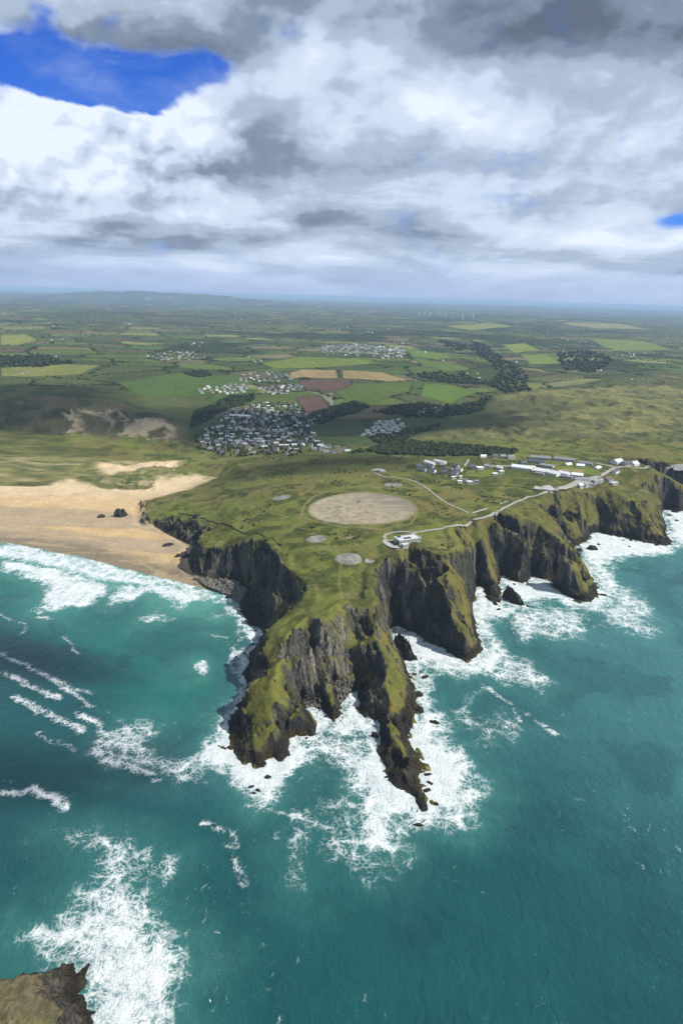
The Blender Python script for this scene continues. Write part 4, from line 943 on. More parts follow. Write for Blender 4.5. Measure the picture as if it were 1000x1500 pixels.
SK = [(876, 798, 4, 2), (923, 792, 4, 2.2), (921, 801, 3, 1.5), (912, 792, 3, 1.6), (980, 755, 6, 2.5), (990, 763, 5, 2.2), (987, 750, 9, 2.5), (960, 799, 5, 2), (606, 988, 3.5, 1.6), (622, 992, 5, 2), (616, 985, 2.5, 1.2), (636, 1058, 6, 1.6), (612, 1019, 6, 4), (612, 1042, 7, 5), (368, 1153, 3.5, 1.3), (378, 1158, 3.5, 1.3), (372, 1162, 2.5, 1.0), (392, 1139, 4, 2), (626, 1135, 4, 1.6), (624, 1158, 5, 1.4), (629, 1147, 4, 1.2), (638, 1178, 4, 1.4), (612, 1209, 5, 1.4), (566, 1139, 3, 1.4), (741, 846, 4, 1.6), (752, 856, 3, 1.4), (548, 1079, 4, 4), (333, 876, 3, 2.2), (335, 871, 4, 3), (730, 893, 4, 2), (772, 888, 4, 1.6), (883, 872, 7, 1.8), (476, 1050, 2.5, 1.2), (500, 1046, 2.5, 1.2), (545, 1052, 3, 1.4), (534, 1050, 2.5, 1.2)]
for k, (px, py, hl, hh) in enumerate(SK):
    lab = ('small dark rock awash in foam below the far eastern lobes' if px > 850 else 'small dark rock at the foot of the second eastern cove' if px > 700 else
           'small dark rock awash beside the low stack at the end' if px > 545 and py > 1070 else 'small dark rock in foam off the grassy arch promontory' if px > 545 else
           'small dark rock in the foam of the inner cove under the neck' if px > 460 else 'small dark rock awash off the western tip of the point' if py > 1000 else 'black boulder in the shallows where the sand ends')
    crag('skerry', px, py, hl, hl * 0.55, hh, rad(-40 + 17 * (k % 5)), 430 + 7 * k, lab, 'rock', 'small rocks awash at the foot of the cliffs', res=(8, 18))

# boulder beaches under the cliffs
ico = bmesh.new(); bmesh.ops.create_icosphere(ico, subdivisions=1, radius=1.0)
ICV = np.array([v.co[:] for v in ico.verts]); ICF = np.array([[v.index for v in f.verts] for f in ico.faces]); ico.free()
def scatter(name, pts, size, mat, kind, label, cat, flat=(1, 1, 0.8), jit=0.3, seed=0, sink=0.25, attrs=None, smooth=False):
    r = np.random.default_rng(seed); n = len(pts)
    P_ = np.asarray(pts, float); sz = size * r.uniform(0.5, 1.5, n) if np.isscalar(size) else np.asarray(size)
    an = r.uniform(0, 6.283, n); c, s_ = np.cos(an), np.sin(an)
    V = ICV[None] * (1 + r.uniform(-jit, jit, (n, len(ICV), 1))) * np.array(flat)[None, None] * sz[:, None, None]
    V = V * np.stack([r.uniform(0.75, 1.3, n), r.uniform(0.75, 1.3, n), r.uniform(0.8, 1.25, n)], -1)[:, None]
    x = V[..., 0] * c[:, None] - V[..., 1] * s_[:, None]; y = V[..., 0] * s_[:, None] + V[..., 1] * c[:, None]
    V = np.stack([x + P_[:, 0:1], y + P_[:, 1:2], V[..., 2] + P_[:, 2:3] + (sz * flat[2] * (1 - sink))[:, None]], -1).reshape(-1, 3)
    F = (ICF[None] + (np.arange(n) * len(ICV))[:, None, None]).reshape(-1, 3)
    o = mesh_np(name, V, F, mat, None, kind, smooth)
    if label: tag(o, label, cat)
    return o
def in_px_poly(poly, n, z0=20.0, seed=1):
    """n random ground points inside a traced photo outline"""
    w = [q[:2] for q in locs(poly, z0)]
    r = np.random.default_rng(seed); out = []
    x0 = min(p[0] for p in w); x1 = max(p[0] for p in w); y0 = min(p[1] for p in w); y1 = max(p[1] for p in w)
    x = r.uniform(x0, x1, n * 6); y = r.uniform(y0, y1, n * 6); m = in_poly(x, y, w)
    x = x[m][:n]; y = y[m][:n]
    return np.stack([x, y, zat(x, y)], -1)
for poly, n, sz, lab, sd_ in (([(282, 846), (310, 850), (345, 850), (362, 866), (352, 884), (338, 874), (300, 858)], 900, 1.3, 'dark boulders piled below the cliff at the end of the sand', 1),
                         ([(436, 990), (450, 985), (468, 1010), (470, 1034), (448, 1036)], 420, 0.6, 'grey boulders filling the small cove under the neck', 2),
                         ([(490, 968), (512, 965), (520, 990), (508, 1022), (496, 1030)], 460, 0.6, 'pale boulder scree below the grassy bowl of the neck', 3)):
    p = in_px_poly(poly, n, 4.0, sd_); p = p[(p[:, 2] > -1.0) & (p[:, 2] < 8.0)]
    scatter('boulders', p, sz, M['stone'], 'stuff', lab, 'boulders', seed=sd_)
print('rocks', time.time() - T0)

# ------------------------------------------------------------------ roads, tracks, gravel circles
def spline(pts, step=3.0):
    p = [np.array(q[:2], float) for q in pts]; p = [2 * p[0] - p[1]] + p + [2 * p[-1] - p[-2]]
    out = []
    for i in range(1, len(p) - 2):
        n = max(2, int(np.linalg.norm(p[i + 1] - p[i]) / step))
        for k in range(n):
            t = k / n
            out.append(0.5 * (2 * p[i] + (p[i + 1] - p[i - 1]) * t + (2 * p[i - 1] - 5 * p[i] + 4 * p[i + 1] - p[i + 2]) * t * t + (-p[i - 1] + 3 * p[i] - 3 * p[i + 1] + p[i + 2]) * t ** 3))
    out.append(p[-2]); return np.array(out)
def ribbon(name, pts, width, mat, lift=0.35, cross=5):
    c = spline(pts); d = np.gradient(c, axis=0); d /= np.linalg.norm(d, axis=1)[:, None] + 1e-9
    nrm = np.stack([-d[:, 1], d[:, 0]], -1)
    wv = width if np.isscalar(width) else np.interp(np.linspace(0, 1, len(c)), np.linspace(0, 1, len(width)), width)[:, None, None]
    off = np.linspace(-0.5, 0.5, cross)[None, :, None] * wv
    g = c[:, None, :] + nrm[:, None, :] * off
    z = zat(g[..., 0].ravel(), g[..., 1].ravel()).reshape(g.shape[:2])
    z = z * 0.4 + z.max(1, keepdims=True) * 0.6 + lift
    V = np.concatenate([g, z[..., None]], -1).reshape(-1, 3)
    idx = np.arange(len(c) * cross).reshape(len(c), cross)
    F = np.stack([idx[:-1, :-1], idx[:-1, 1:], idx[1:, 1:], idx[1:, :-1]], -1).reshape(-1, 4)
    return mesh_np(name, V, F, mat, None, 'structure')
def px_line(pts): return [shoot(*p) for p in pts]
ribbon('road', px_line([(605, 781), (625, 778), (650, 774), (672, 771), (690, 767), (710, 759), (735, 747), (755, 736), (772, 729), (790, 724), (812, 719)]), 4.2, M['road'])
ribbon('road', px_line([(812, 719), (828, 715), (846, 709), (862, 703), (880, 697), (892, 690), (900, 685)]), [5, 10, 14, 12, 8, 6, 6], M['road'], 0.45, 7)
ribbon('road', px_line([(900, 685), (918, 684), (945, 686), (975, 690), (1010, 693), (1080, 694)]), 6.0, M['road'], 0.3)
ribbon('road', px_line([(686, 752), (672, 746), (658, 739), (642, 729), (625, 716), (608, 706), (585, 701), (560, 698), (546, 692)]), 2.8, M['road'])
ribbon('path', px_line([(605, 782), (596, 780), (585, 779), (572, 781), (564, 785), (563, 789), (567, 792), (580, 791), (593, 789), (602, 786), (607, 781)]), 3.4, M['road'], 0.40)
ribbon('path', px_line([(562, 792), (567, 797), (574, 801), (586, 803)]), [4, 7, 8, 6], M['concrete'], 0.42)
ribbon('path', px_line([(692, 752), (703, 749), (714, 746)]), 3.0, M['concrete'], 0.40)
ribbon('path', px_line([(290, 761), (300, 757)]), 2.6, M['road'], 0.3)
ribbon('path', px_line([(732, 739), (738, 736), (744, 734)]), 2.5, M['road'], 0.3)
ribbon('concrete_pad', px_line([(782, 715), (795, 715), (809, 716)]), 14.0, M['concrete'], 0.45, 7)
ribbon('concrete_pad', px_line([(545, 690), (556, 688), (562, 692)]), 10.0, M['concrete'], 0.4, 5)
ribbon('concrete_pad', px_line([(985, 690), (1015, 690)]), 12.0, M['concrete'], 0.5, 5)
ribbon('path', px_line([(686, 683), (700, 684), (715, 684), (735, 683), (752, 682)]), 7.0, M['road'], 0.4)
ribbon('path', px_line([(872, 678), (885, 681), (898, 685)]), 5.0, M['road'], 0.4)
ribbon('path', px_line([(680, 683), (684, 677), (686, 673)]), 4.0, M['road'], 0.4)

def mat_gravel(name, base, pale, grey_dir=None):
    m, t, b = principled(name, 1.0, 0.05)
    pos = t.n.new('ShaderNodeNewGeometry').outputs['Position']
    n = t.noise(pos, 0.12, 7, 0.7); f = t.noise(pos, 1.1, 4, 0.7)
    c = t.mix(t.ss(0.35, 0.65, n), base + (1,), pale + (1,))
    if grey_dir:
        p = t.sep(pos)
        g = t.add(t.mul(t.sub(p[0], grey_dir[0]), 0.016), t.mul(t.sub(p[1], grey_dir[1]), 0.010), t.mul(t.sub(n, 0.5), 5.0), t.mul(t.sub(t.noise(t.vec(t.mul(p[0], 0.25), p[1], 0.0), 0.09, 5, 0.6), 0.5), 4.0))
        c = t.mix(t.mul(t.ss(0.25, 0.75, g), 0.8), c, (0.155, 0.145, 0.125, 1))
    rim = t.add(t.attr('rim', 'Fac'), t.mul(t.sub(n, 0.5), 0.30), t.mul(t.sub(f, 0.5), 0.16))
    c = t.mix(t.ss(0.91, 1.0, rim), c, (0.115, 0.122, 0.036, 1))
    v = t.add(0.72, t.mul(f, 0.56)); c = t.mix(1.0, c, t.vec(v, v, v), 'MULTIPLY')
    t.l.new(c, b.inputs['Base Color']); return m
def disc(name, px, py, half_px, mat, lift=0.35, rings=14, seg=64):
    x0, y0, z0 = shoot(px, py); xa = shoot(px + half_px, py)[0]; R_ = abs(xa - x0)
    rr = np.linspace(0.0, 1.0, rings)[:, None]; a = np.linspace(0, 2 * math.pi, seg, endpoint=False)[None]
    e = 1 + 0.05 * (fbm(3 + 4 * np.cos(a), 3 + 4 * np.sin(a), 3, int(px)) - 0.5) * 2 * (2.0 if half_px < 30 else 0.6)
    gx = x0 + R_ * rr * e * np.cos(a); gy = y0 + R_ * rr * e * np.sin(a)
    z = zat(gx.ravel(), gy.ravel()).reshape(gx.shape)
    fit = np.linalg.lstsq(np.stack([gx.ravel(), gy.ravel(), np.ones(gx.size)], -1), z.ravel(), rcond=None)[0]
    pl = fit[0] * gx + fit[1] * gy + fit[2]
    zz = np.maximum(z, 0.5 * z + 0.5 * pl) + lift * 0.8
    zz[-1] = z[-1] - 0.05
    V = np.stack([gx, gy, zz], -1).reshape(-1, 3)
    idx = np.arange(rings * seg).reshape(rings, seg); nx_ = np.roll(idx, -1, 1)
    F = np.stack([idx[:-1], nx_[:-1], nx_[1:], idx[1:]], -1).reshape(-1, 4)
    o = mesh_np(name, V, F, mat, {'rim': (rr + 0 * a).ravel()}, 'structure'); return o, (x0, y0, z0, R_)
bx, by, bz = shoot(530, 743)
M['big_gravel'] = mat_gravel('big_gravel', (0.205, 0.175, 0.120), (0.34, 0.30, 0.22), (bx + 5, by + 20))
M['gravel'] = mat_gravel('gravel', (0.125, 0.125, 0.110), (0.27, 0.265, 0.245))
M['old_gravel'] = mat_gravel('old_gravel', (0.125, 0.125, 0.06), (0.24, 0.22, 0.16))
disc('gravel_circle', 530, 743.5, 82, M['big_gravel'], 0.4, 44, 128)
for px, py, h_, mt in ((462, 790, 15.5, 'gravel'), (510, 819, 20, 'gravel'), (412, 729, 13.5, 'gravel'), (575, 711, 14, 'gravel'), (512, 787, 7.5, 'old_gravel'), (541, 824, 8, 'gravel')):
    disc('gravel_circle', px, py, h_, M[mt])
print('roads', time.time() - T0)

# ------------------------------------------------------------------ stone bank across the turf
def bank(name, pts, w, h, mat, label, cat):
    c = spline(px_line(pts), 2.0); d = np.gradient(c, axis=0); d /= np.linalg.norm(d, axis=1)[:, None] + 1e-9
    nrm = np.stack([-d[:, 1], d[:, 0]], -1); V = []
    r = np.random.default_rng(5)
    for k in range(len(c)):
        hh = h * r.uniform(0.55, 1.2)
        for o_, z_ in ((-0.5, -0.5), (-0.32, hh * 0.9), (0.0, hh), (0.32, hh * 0.85), (0.5, -0.5)):
            p = c[k] + nrm[k] * o_ * w * r.uniform(0.8, 1.2); V.append((p[0], p[1], float(zat(p[0], p[1])[0]) + z_))
    idx = np.arange(len(V)).reshape(len(c), 5)
    F = np.stack([idx[:-1, :-1], idx[:-1, 1:], idx[1:, 1:], idx[1:, :-1]], -1).reshape(-1, 4)
    return tag(mesh_np(name, V, F, mat, None, None, False), label, cat)
bank('stone_bank', [(262, 752), (285, 757), (306, 763), (330, 769), (352, 780), (380, 784), (396, 790), (412, 800)], 1.5, 0.9, M['scrub'], 'low dark stone bank running across the turf above the beach cliffs', 'wall')
bank('earth_bank', [(648, 710), (690, 712), (735, 712), (775, 716)], 2.0, 1.0, M['scrub'], 'low dark earth bank across the turf in front of the camp', 'wall')

# ------------------------------------------------------------------ the blockhouse on the point
def blockhouse():
    px0, px1, pxb = (585, 798.5), (616, 795), (578, 793)
    a = shoot(*px0); b = shoot(*px1); c_ = shoot(*pxb)
    z = max(a[2], b[2], c_[2]) - 0.2
    a = Vector((a[0], a[1], 0)); b = Vector((b[0], b[1], 0)); L_ = (b - a).length; ang = math.atan2(b.y - a.y, b.x - a.x)
    Wd, Ht = 13.0, 4.8
    e = empty('blockhouse', (a.x, a.y, z), ang); tag(e, 'flat-roofed grey concrete blockhouse inside the road loop on the point', 'building')
    t = 0.5
    bm = bmesh.new()                                             # outer walls with window openings along the front
    n_w = 6; ww = 1.8; gapw = L_ / n_w
    for i in range(n_w):
        x0 = i * gapw; x1 = x0 + gapw; m0 = (x0 + x1) / 2 - ww / 2; m1 = m0 + ww
        bm_box(bm, x0, m0, 0, t, -2.0, Ht); bm_box(bm, m1, x1, 0, t, -2.0, Ht); bm_box(bm, m0, m1, 0, t, -2.0, 1.6); bm_box(bm, m0, m1, 0, t, 3.0, Ht)
    bm_box(bm, 0, L_, Wd - t, Wd, -2.0, Ht); bm_box(bm, 0, t, t, Wd - t, -2.0, Ht); bm_box(bm, L_ - t, L_, t, Wd - t, -2.0, Ht)
    obj_bm('wall', bm, M['grey_wall'], e)
    for i in range(n_w):
        bm = bmesh.new(); xm = i * gapw + gapw / 2; bm_box(bm, xm - 0.88, xm + 0.88, 0.2, 0.28, 1.62, 2.98); obj_bm('window', bm, M['glass'], e)
    bm = bmesh.new(); x0, x1, y0, y1 = L_ * 0.30, L_ * 0.66, 4.0, 9.0   # roof slab with an open well
    bm_box(bm, 0.55, x0, 0.55, Wd - 0.55, Ht - 0.7, Ht - 0.25); bm_box(bm, x1, L_ - 0.55, 0.55, Wd - 0.55, Ht - 0.7, Ht - 0.25)
    bm_box(bm, x0, x1, 0.55, y0, Ht - 0.7, Ht - 0.25); bm_box(bm, x0, x1, y1, Wd - 0.55, Ht - 0.7, Ht - 0.25)
    obj_bm('roof', bm, M['pale_roof'], e)
    bm = bmesh.new()
    for q in ((-0.25, L_ + 0.25, -0.25, 0.35), (-0.25, L_ + 0.25, Wd - 0.35, Wd + 0.25), (-0.25, 0.35, 0.35, Wd - 0.35), (L_ - 0.35, L_ + 0.25, 0.35, Wd - 0.35)): bm_box(bm, *q, Ht + 0.003, Ht + 0.45)
    obj_bm('parapet', bm, M['pale_roof'], e)
    bm = bmesh.new(); bm_box(bm, x0, x1, y0, y1, 2.2, 2.5); obj_bm('courtyard_floor', bm, M['brown_roof'], e)
    bm = bmesh.new(); bm_box(bm, -0.12, -0.003, 3.0, 6.5, -0.5, 2.8); obj_bm('door', bm, M['glass'], e)
    bm = bmesh.new(); bm_box(bm, 4.0, 7.0, 9.6, 11.6, Ht - 0.25, Ht + 1.6); obj_bm('vent_housing', bm, M['slate_roof'], e)
    ax = empty('gatehouse', (a.x + 2.5 * math.cos(ang) + 7.5 * math.sin(ang), a.y + 2.5 * math.sin(ang) - 7.5 * math.cos(ang), z - 0.4), ang)
    tag(ax, 'small concrete pillbox with dark doorway in front of the blockhouse', 'building')
    bm = bmesh.new(); bm_box(bm, -2.5, 4.5, 0, 0.5, -2, 3.0); bm_box(bm, -2.5, 4.5, 4.0, 4.5, -2, 3.0); bm_box(bm, -2.5, -2.0, 0.5, 4.0, -2, 3.0); bm_box(bm, 4.0, 4.5, 0.5, 1.4, -2, 3.0); bm_box(bm, 4.0, 4.5, 3.2, 4.0, -2, 3.0); obj_bm('wall', bm, M['grey_wall'], ax)
    bm = bmesh.new(); bm_box(bm, -2.8, 4.8, -0.3, 4.8, 3.003, 3.4); obj_bm('roof', bm, M['pale_roof'], ax)
    bm = bmesh.new(); bm_box(bm, 4.15, 4.3, 1.4, 3.2, -2, 2.6); obj_bm('door', bm, M['glass'], ax)
blockhouse()

# ------------------------------------------------------------------ camp buildings
WIN = []
def windows(e, L_, w):
    if not WIN:
        bm = bmesh.new(); bm_box(bm, -0.75, 0.75, -0.03, 0.03, 1.0, 2.2); me = bpy.data.meshes.new('window'); bm.to_mesh(me); bm.free(); me.materials.append(M['glass']); WIN.append(me)
    n = max(2, int(L_ / 5))
    for s_ in (-1, 1):
        for i in range(n):
            o = bpy.data.objects.new('window', WIN[0]); C.objects.link(o); o.parent = e; o.location = (-L_ / 2 + L_ * (i + 0.5) / n, s_ * w, 0)
def gable(e, L_, Wd, eave, ridge, wall, roof, chimney=False, over=0.35):
    bm = bmesh.new(); l, w = L_ / 2, Wd / 2
    v = [bm.verts.new(p) for p in ((-l, -w, -2.5), (l, -w, -2.5), (l, w, -2.5), (-l, w, -2.5), (-l, -w, eave), (l, -w, eave), (l, w, eave), (-l, w, eave), (-l, 0, ridge), (l, 0, ridge))]
    for f in ((0, 1, 5, 4), (1, 2, 6, 9, 5), (2, 3, 7, 6), (3, 0, 4, 8, 7)): bm.faces.new([v[i] for i in f])
    obj_bm('wall', bm, M[wall], e)
    bm = bmesh.new(); l += over; k = (ridge - eave) / w; th = 0.22
    for s_ in (-1, 1):
        y0 = s_ * (w + over); z0 = eave - over * k + 0.03
        q = [bm.verts.new(p) for p in ((-l, y0, z0), (l, y0, z0), (l, 0, ridge + 0.03), (-l, 0, ridge + 0.03), (-l, y0, z0 + th), (l, y0, z0 + th), (l, 0, ridge + 0.03 + th), (-l, 0, ridge + 0.03 + th))]
        for f in ((4, 5, 6, 7), (0, 1, 5, 4), (1, 2, 6, 5), (3, 0, 4, 7), (3, 2, 1, 0)): bm.faces.new([q[i] for i in (f if s_ < 0 else f[::-1])])
    r = obj_bm('roof', bm, M[roof], e)
    if chimney:
        bm = bmesh.new(); bm_box(bm, l * 0.5, l * 0.5 + 0.9, -0.45, 0.45, ridge - 0.6, ridge + 1.4); obj_bm('chimney', bm, M[wall], r)
    windows(e, L_, w)
    bm = bmesh.new(); bm_box(bm, L_ / 2 - 0.02, L_ / 2 + 0.04, -0.55, 0.55, -0.3, 2.1); obj_bm('door', bm, M['brown_roof'], e)
def flat_hut(e, L_, Wd, h, wall, roof):
    l, w = L_ / 2, Wd / 2
    bm = bmesh.new(); bm_box(bm, -l, l, -w, w, -2.5, h); obj_bm('wall', bm, M[wall], e)
    bm = bmesh.new(); bm_box(bm, -l - 0.3, l + 0.3, -w - 0.3, w + 0.3, h + 0.003, h + 0.35); obj_bm('roof', bm, M[roof], e)
    windows(e, L_, w)
def arch_hut(e, L_, Wd, wall, roof):
    l, r = L_ / 2, Wd / 2; n = 10
    bm = bmesh.new(); A_ = []; B_ = []
    for i in range(n + 1):
        a = math.pi * i / n; A_.append(bm.verts.new((-l, r * math.cos(a), r * 0.8 * math.sin(a)))); B_.append(bm.verts.new((l, r * math.cos(a), r * 0.8 * math.sin(a))))
    for i in range(n): bm.faces.new((A_[i], B_[i], B_[i + 1], A_[i + 1]))
    obj_bm('roof', bm, M[roof], e, True)
    for x_ in (-l + 0.15, l - 0.15):
        bm = bmesh.new(); vv = [bm.verts.new((x_, 0.97 * r * math.cos(math.pi * i / n), 0.97 * r * 0.8 * math.sin(math.pi * i / n))) for i in range(n + 1)] + [bm.verts.new((x_, -0.97 * r, -2)), bm.verts.new((x_, 0.97 * r, -2))]
        bm.faces.new(vv); obj_bm('end_wall', bm, M[wall], e)
    bm = bmesh.new(); bm_box(bm, l - 0.16, l - 0.05, -0.8, 0.8, -0.3, 2.2); obj_bm('door', bm, M['slate_roof'], e)
# end points in the photo, width, style, colours, label
CAMP = [
 ((622, 679), (636, 682), 7, 'g', 'white_wall', 'white_roof', 'long white hut at the left edge of the camp, first of two'),
 ((636, 678), (652, 680), 7, 'g', 'white_wall', 'pale_roof', 'long pale-roofed hut just right of the long white hut'),
 ((610, 685), (617, 685), 7, 'g', 'grey_wall', 'slate_roof', 'grey bungalow nearest the scrub at the far left of the camp'),
 ((614, 690), (623, 691), 8, 'g', 'grey_wall', 'slate_roof', 'slate-roofed bungalow at the lower left corner of the camp'),
 ((626, 686), (634, 687), 8, 'g', 'grey_wall', 'slate_roof', 'dark-roofed house directly below the long white hut'),
 ((629, 692), (637, 693), 8, 'g', 'white_wall', 'slate_roof', 'slate-roofed house with a white gable at the front of the left houses'),
 ((644, 683), (651, 683), 7, 'g', 'grey_wall', 'grey_roof', 'grey house below the pale-roofed long hut'),
 ((646, 694), (654, 694), 8, 'g', 'grey_wall', 'slate_roof', 'dark house alone on the turf in the middle of the left houses'),
 ((652, 688), (662, 689), 5, 'f', 'cream_wall', 'brown_roof', 'low brown-roofed shed between the left houses'),
 ((663, 684), (671, 685), 8, 'g', 'grey_wall', 'slate_roof', 'rearmost slate-roofed house beside the camp car park'),
 ((668, 690), (676, 691), 8, 'g', 'white_wall', 'grey_roof', 'grey-roofed house with white walls left of the camp lawn'),
 ((662, 694), (670, 695), 8, 'g', 'grey_wall', 'slate_roof', 'dark slate house in the close cluster left of the lawn'),
 ((660, 698), (668, 699), 8, 'g', 'grey_wall', 'slate_roof', 'slate house at the front of the close cluster'),
 ((661, 702), (666, 702), 4, 'f', 'white_wall', 'white_roof', 'tiny white shed in front of the close cluster of slate houses'),
 ((672, 701), (676, 701), 4, 'f', 'white_wall', 'white_roof', 'tiny white shed on the right of the close cluster'),
 ((670, 707), (676, 707), 5, 'f', 'white_wall', 'white_roof', 'small white hut nearest the front of the camp turf'),
 ((678, 705), (684, 705), 5, 'f', 'grey_wall', 'grey_roof', 'small grey hut between the white hut and the flat-roofed block'),
 ((683, 708), (691, 708), 9, 'f', 'grey_wall', 'pale_roof', 'flat pale-roofed block at the front of the camp'),
 ((694, 707), (700, 707), 6, 'f', 'grey_wall', 'grey_roof', 'low grey hut just right of the flat pale-roofed block'),
 ((698, 687), (707, 687), 9, 'f', 'white_wall', 'white_roof', 'white flat-roofed block in the middle of the camp car park'),
 ((688, 686), (695, 686), 8, 'g', 'grey_wall', 'slate_roof', 'slate building at the left end of the camp car park'),
 ((708, 685), (715, 685), 8, 'g', 'grey_wall', 'grey_roof', 'grey building at the right end of the camp car park'),
 ((703, 671), (711, 671), 6, 'g', 'white_wall', 'white_roof', 'single white hut in front of the dark scrub'),
 ((720, 671), (728, 671), 9, 'g', 'grey_wall', 'slate_roof', 'leftmost of three steep slate houses behind the camp'),
 ((732, 671), (740, 671), 9, 'g', 'grey_wall', 'grey_roof', 'middle of three steep slate houses behind the camp'),
 ((743, 672), (752, 672), 9, 'g', 'white_wall', 'grey_roof', 'rightmost of three steep houses behind the camp, white gable'),
 ((727, 687), (735, 688), 8, 'g', 'white_wall', 'pale_roof', 'pale-roofed house above the two white sheds by the lawn'),
 ((731, 693), (737, 693), 6, 'f', 'white_wall', 'white_roof', 'white shed below the pale-roofed house by the lawn'),
 ((721, 697), (728, 697), 6, 'f', 'white_wall', 'white_roof', 'white shed on the open lawn, lowest of its group'),
 ((776, 672), (806, 674), 9, 'g', 'grey_wall', 'grey_roof', 'long grey barrack hut at the back of the camp, left of a pair'),
 ((810, 674), (841, 677), 9, 'g', 'grey_wall', 'grey_roof', 'long grey barrack hut at the back of the camp, right of a pair'),
 ((762, 680), (770, 680), 9, 'g', 'grey_wall', 'slate_roof', 'dark gabled hall left of the rear grey blocks'),
 ((773, 677), (797, 679), 9, 'g', 'grey_wall', 'slate_roof', 'long slate-roofed block behind the white halls'),
 ((790, 683), (810, 686), 12, 'f', 'grey_wall', 'grey_roof', 'wide grey flat-roofed block beside the yellow parade ground'),
 ((749, 686), (779, 690), 10, 'g', 'white_wall', 'white_roof', 'long white hall at the left end of the white row'),
 ((769, 685), (783, 686), 8, 'f', 'white_wall', 'white_roof', 'short white hall tucked behind the long white halls'),
 ((782, 691), (799, 694), 11, 'g', 'white_wall', 'white_roof', 'long white hall in the middle of the white row, left part'),
 ((800, 694), (817, 698), 11, 'g', 'white_wall', 'white_roof', 'long white hall in the middle of the white row, right part'),
 ((783, 695), (796, 697), 6, 'f', 'grey_wall', 'grey_roof', 'low grey lean-to block in front of the white halls'),
 ((818, 695), (833, 698), 8, 'g', 'white_wall', 'white_roof', 'white hall just right of the tallest white halls'),
 ((836, 697), (853, 700), 8, 'g', 'white_wall', 'white_roof', 'white hall at the right end of the white row'),
 ((841, 702), (861, 705), 8, 'g', 'white_wall', 'grey_roof', 'grey-roofed hall beside the road at the end of the white row'),
 ((822, 699), (838, 702), 6, 'f', 'grey_wall', 'grey_roof', 'low grey block in front of the right-hand white halls'),
 ((827, 681), (835, 680), 8, 'a', 'white_wall', 'white_roof', 'white arched hut at the left of the yellow parade ground'),
 ((843, 684), (855, 685), 7, 'g', 'white_wall', 'white_roof', 'low white hut in the middle behind the parade ground'),
 ((846, 679), (867, 682), 8, 'g', 'grey_wall', 'grey_roof', 'grey hut behind the low white hut by the parade ground'),
 ((870, 687), (878, 685), 8, 'a', 'white_wall', 'white_roof', 'white arched hut nearest the road bend'),
 ((897, 680), (909, 678), 14, 'g', 'white_wall', 'pale_roof', 'big pale-roofed barn across the road from the camp'),
 ((911, 682), (921, 681), 13, 'g', 'grey_wall', 'slate_roof', 'big slate-roofed barn between two pale barns'),
 ((923, 682), (932, 681), 12, 'g', 'white_wall', 'pale_roof', 'pale barn farthest right beyond the camp'),
 ((896, 694), (905, 690), 8, 'g', 'white_wall', 'slate_roof', 'white-gabled house on the road bend'),
 ((874, 707), (881, 705), 7, 'g', 'grey_wall', 'grey_roof', 'rightmost of five small grey huts along the road'),
 ((867, 709), (874, 707), 7, 'g', 'grey_wall', 'grey_roof', 'fourth from left of five small grey huts along the road'),
 ((860, 711), (867, 709), 7, 'g', 'grey_wall', 'grey_roof', 'middle of five small grey huts along the road'),
 ((853, 713), (860, 711), 7, 'g', 'grey_wall', 'grey_roof', 'second from left of five small grey huts along the road'),
 ((845, 714), (852, 713), 7, 'g', 'grey_wall', 'pale_roof', 'leftmost of five small grey huts along the road'),
 ((884, 703), (894, 702), 6, 'f', 'grey_wall', 'brown_roof', 'dark low store across the road from the five huts'),
 ((888, 706), (897, 705), 5, 'f', 'grey_wall', 'brown_roof', 'narrow dark store in front of the other roadside store'),
 ((894, 711), (903, 710), 5, 'f', 'grey_wall', 'pale_roof', 'low pale slab hut on the turf nearest the cliff'),
]
for a, b, wd_, st_, wl_, rf_, lab in CAMP:
    A_ = shoot(*a); B_ = shoot(*b)
    ang = math.atan2(B_[1] - A_[1], B_[0] - A_[0]); L_ = min(math.hypot(B_[0] - A_[0], B_[1] - A_[1]), abs(b[0] - a[0]) * 1.35 + 2)
    if abs(math.sin(ang)) > 0.85: ang *= 0.6
    cx, cy_ = (A_[0] + B_[0]) / 2, (A_[1] + B_[1]) / 2
    e = empty('barrack_hut' if L_ > 14 else 'hut', (cx, cy_, float(zat(cx, cy_)[0])), ang)
    tag(e, lab, 'building', 'buildings of the clifftop camp')
    if st_ == 'g': gable(e, L_, wd_, 2.9 + 0.06 * wd_, 3.2 + 0.36 * wd_, wl_, rf_, L_ < 12 and wl_ == 'grey_wall' and wd_ == 8)
    elif st_ == 'f': flat_hut(e, L_, wd_, 3.3, wl_, rf_)
    else: arch_hut(e, L_, wd_, wl_, rf_)
# parade ground and lawn
M['parade'] = mat_gravel('parade', (0.20, 0.17, 0.07), (0.25, 0.21, 0.09)); M['lawn'] = mat_gravel('lawn', (0.095, 0.13, 0.028), (0.12, 0.155, 0.034))
ribbon('parade_ground', px_line([(815, 688), (835, 690), (854, 692)]), 24.0, M['parade'], 0.25, 7)
ribbon('lawn', px_line([(682, 694), (705, 694), (728, 692)]), 40.0, M['lawn'], 0.2, 9)
ribbon('lawn', px_line([(822, 683), (845, 689), (878, 693)]), 46.0, M['lawn'], 0.12, 9)
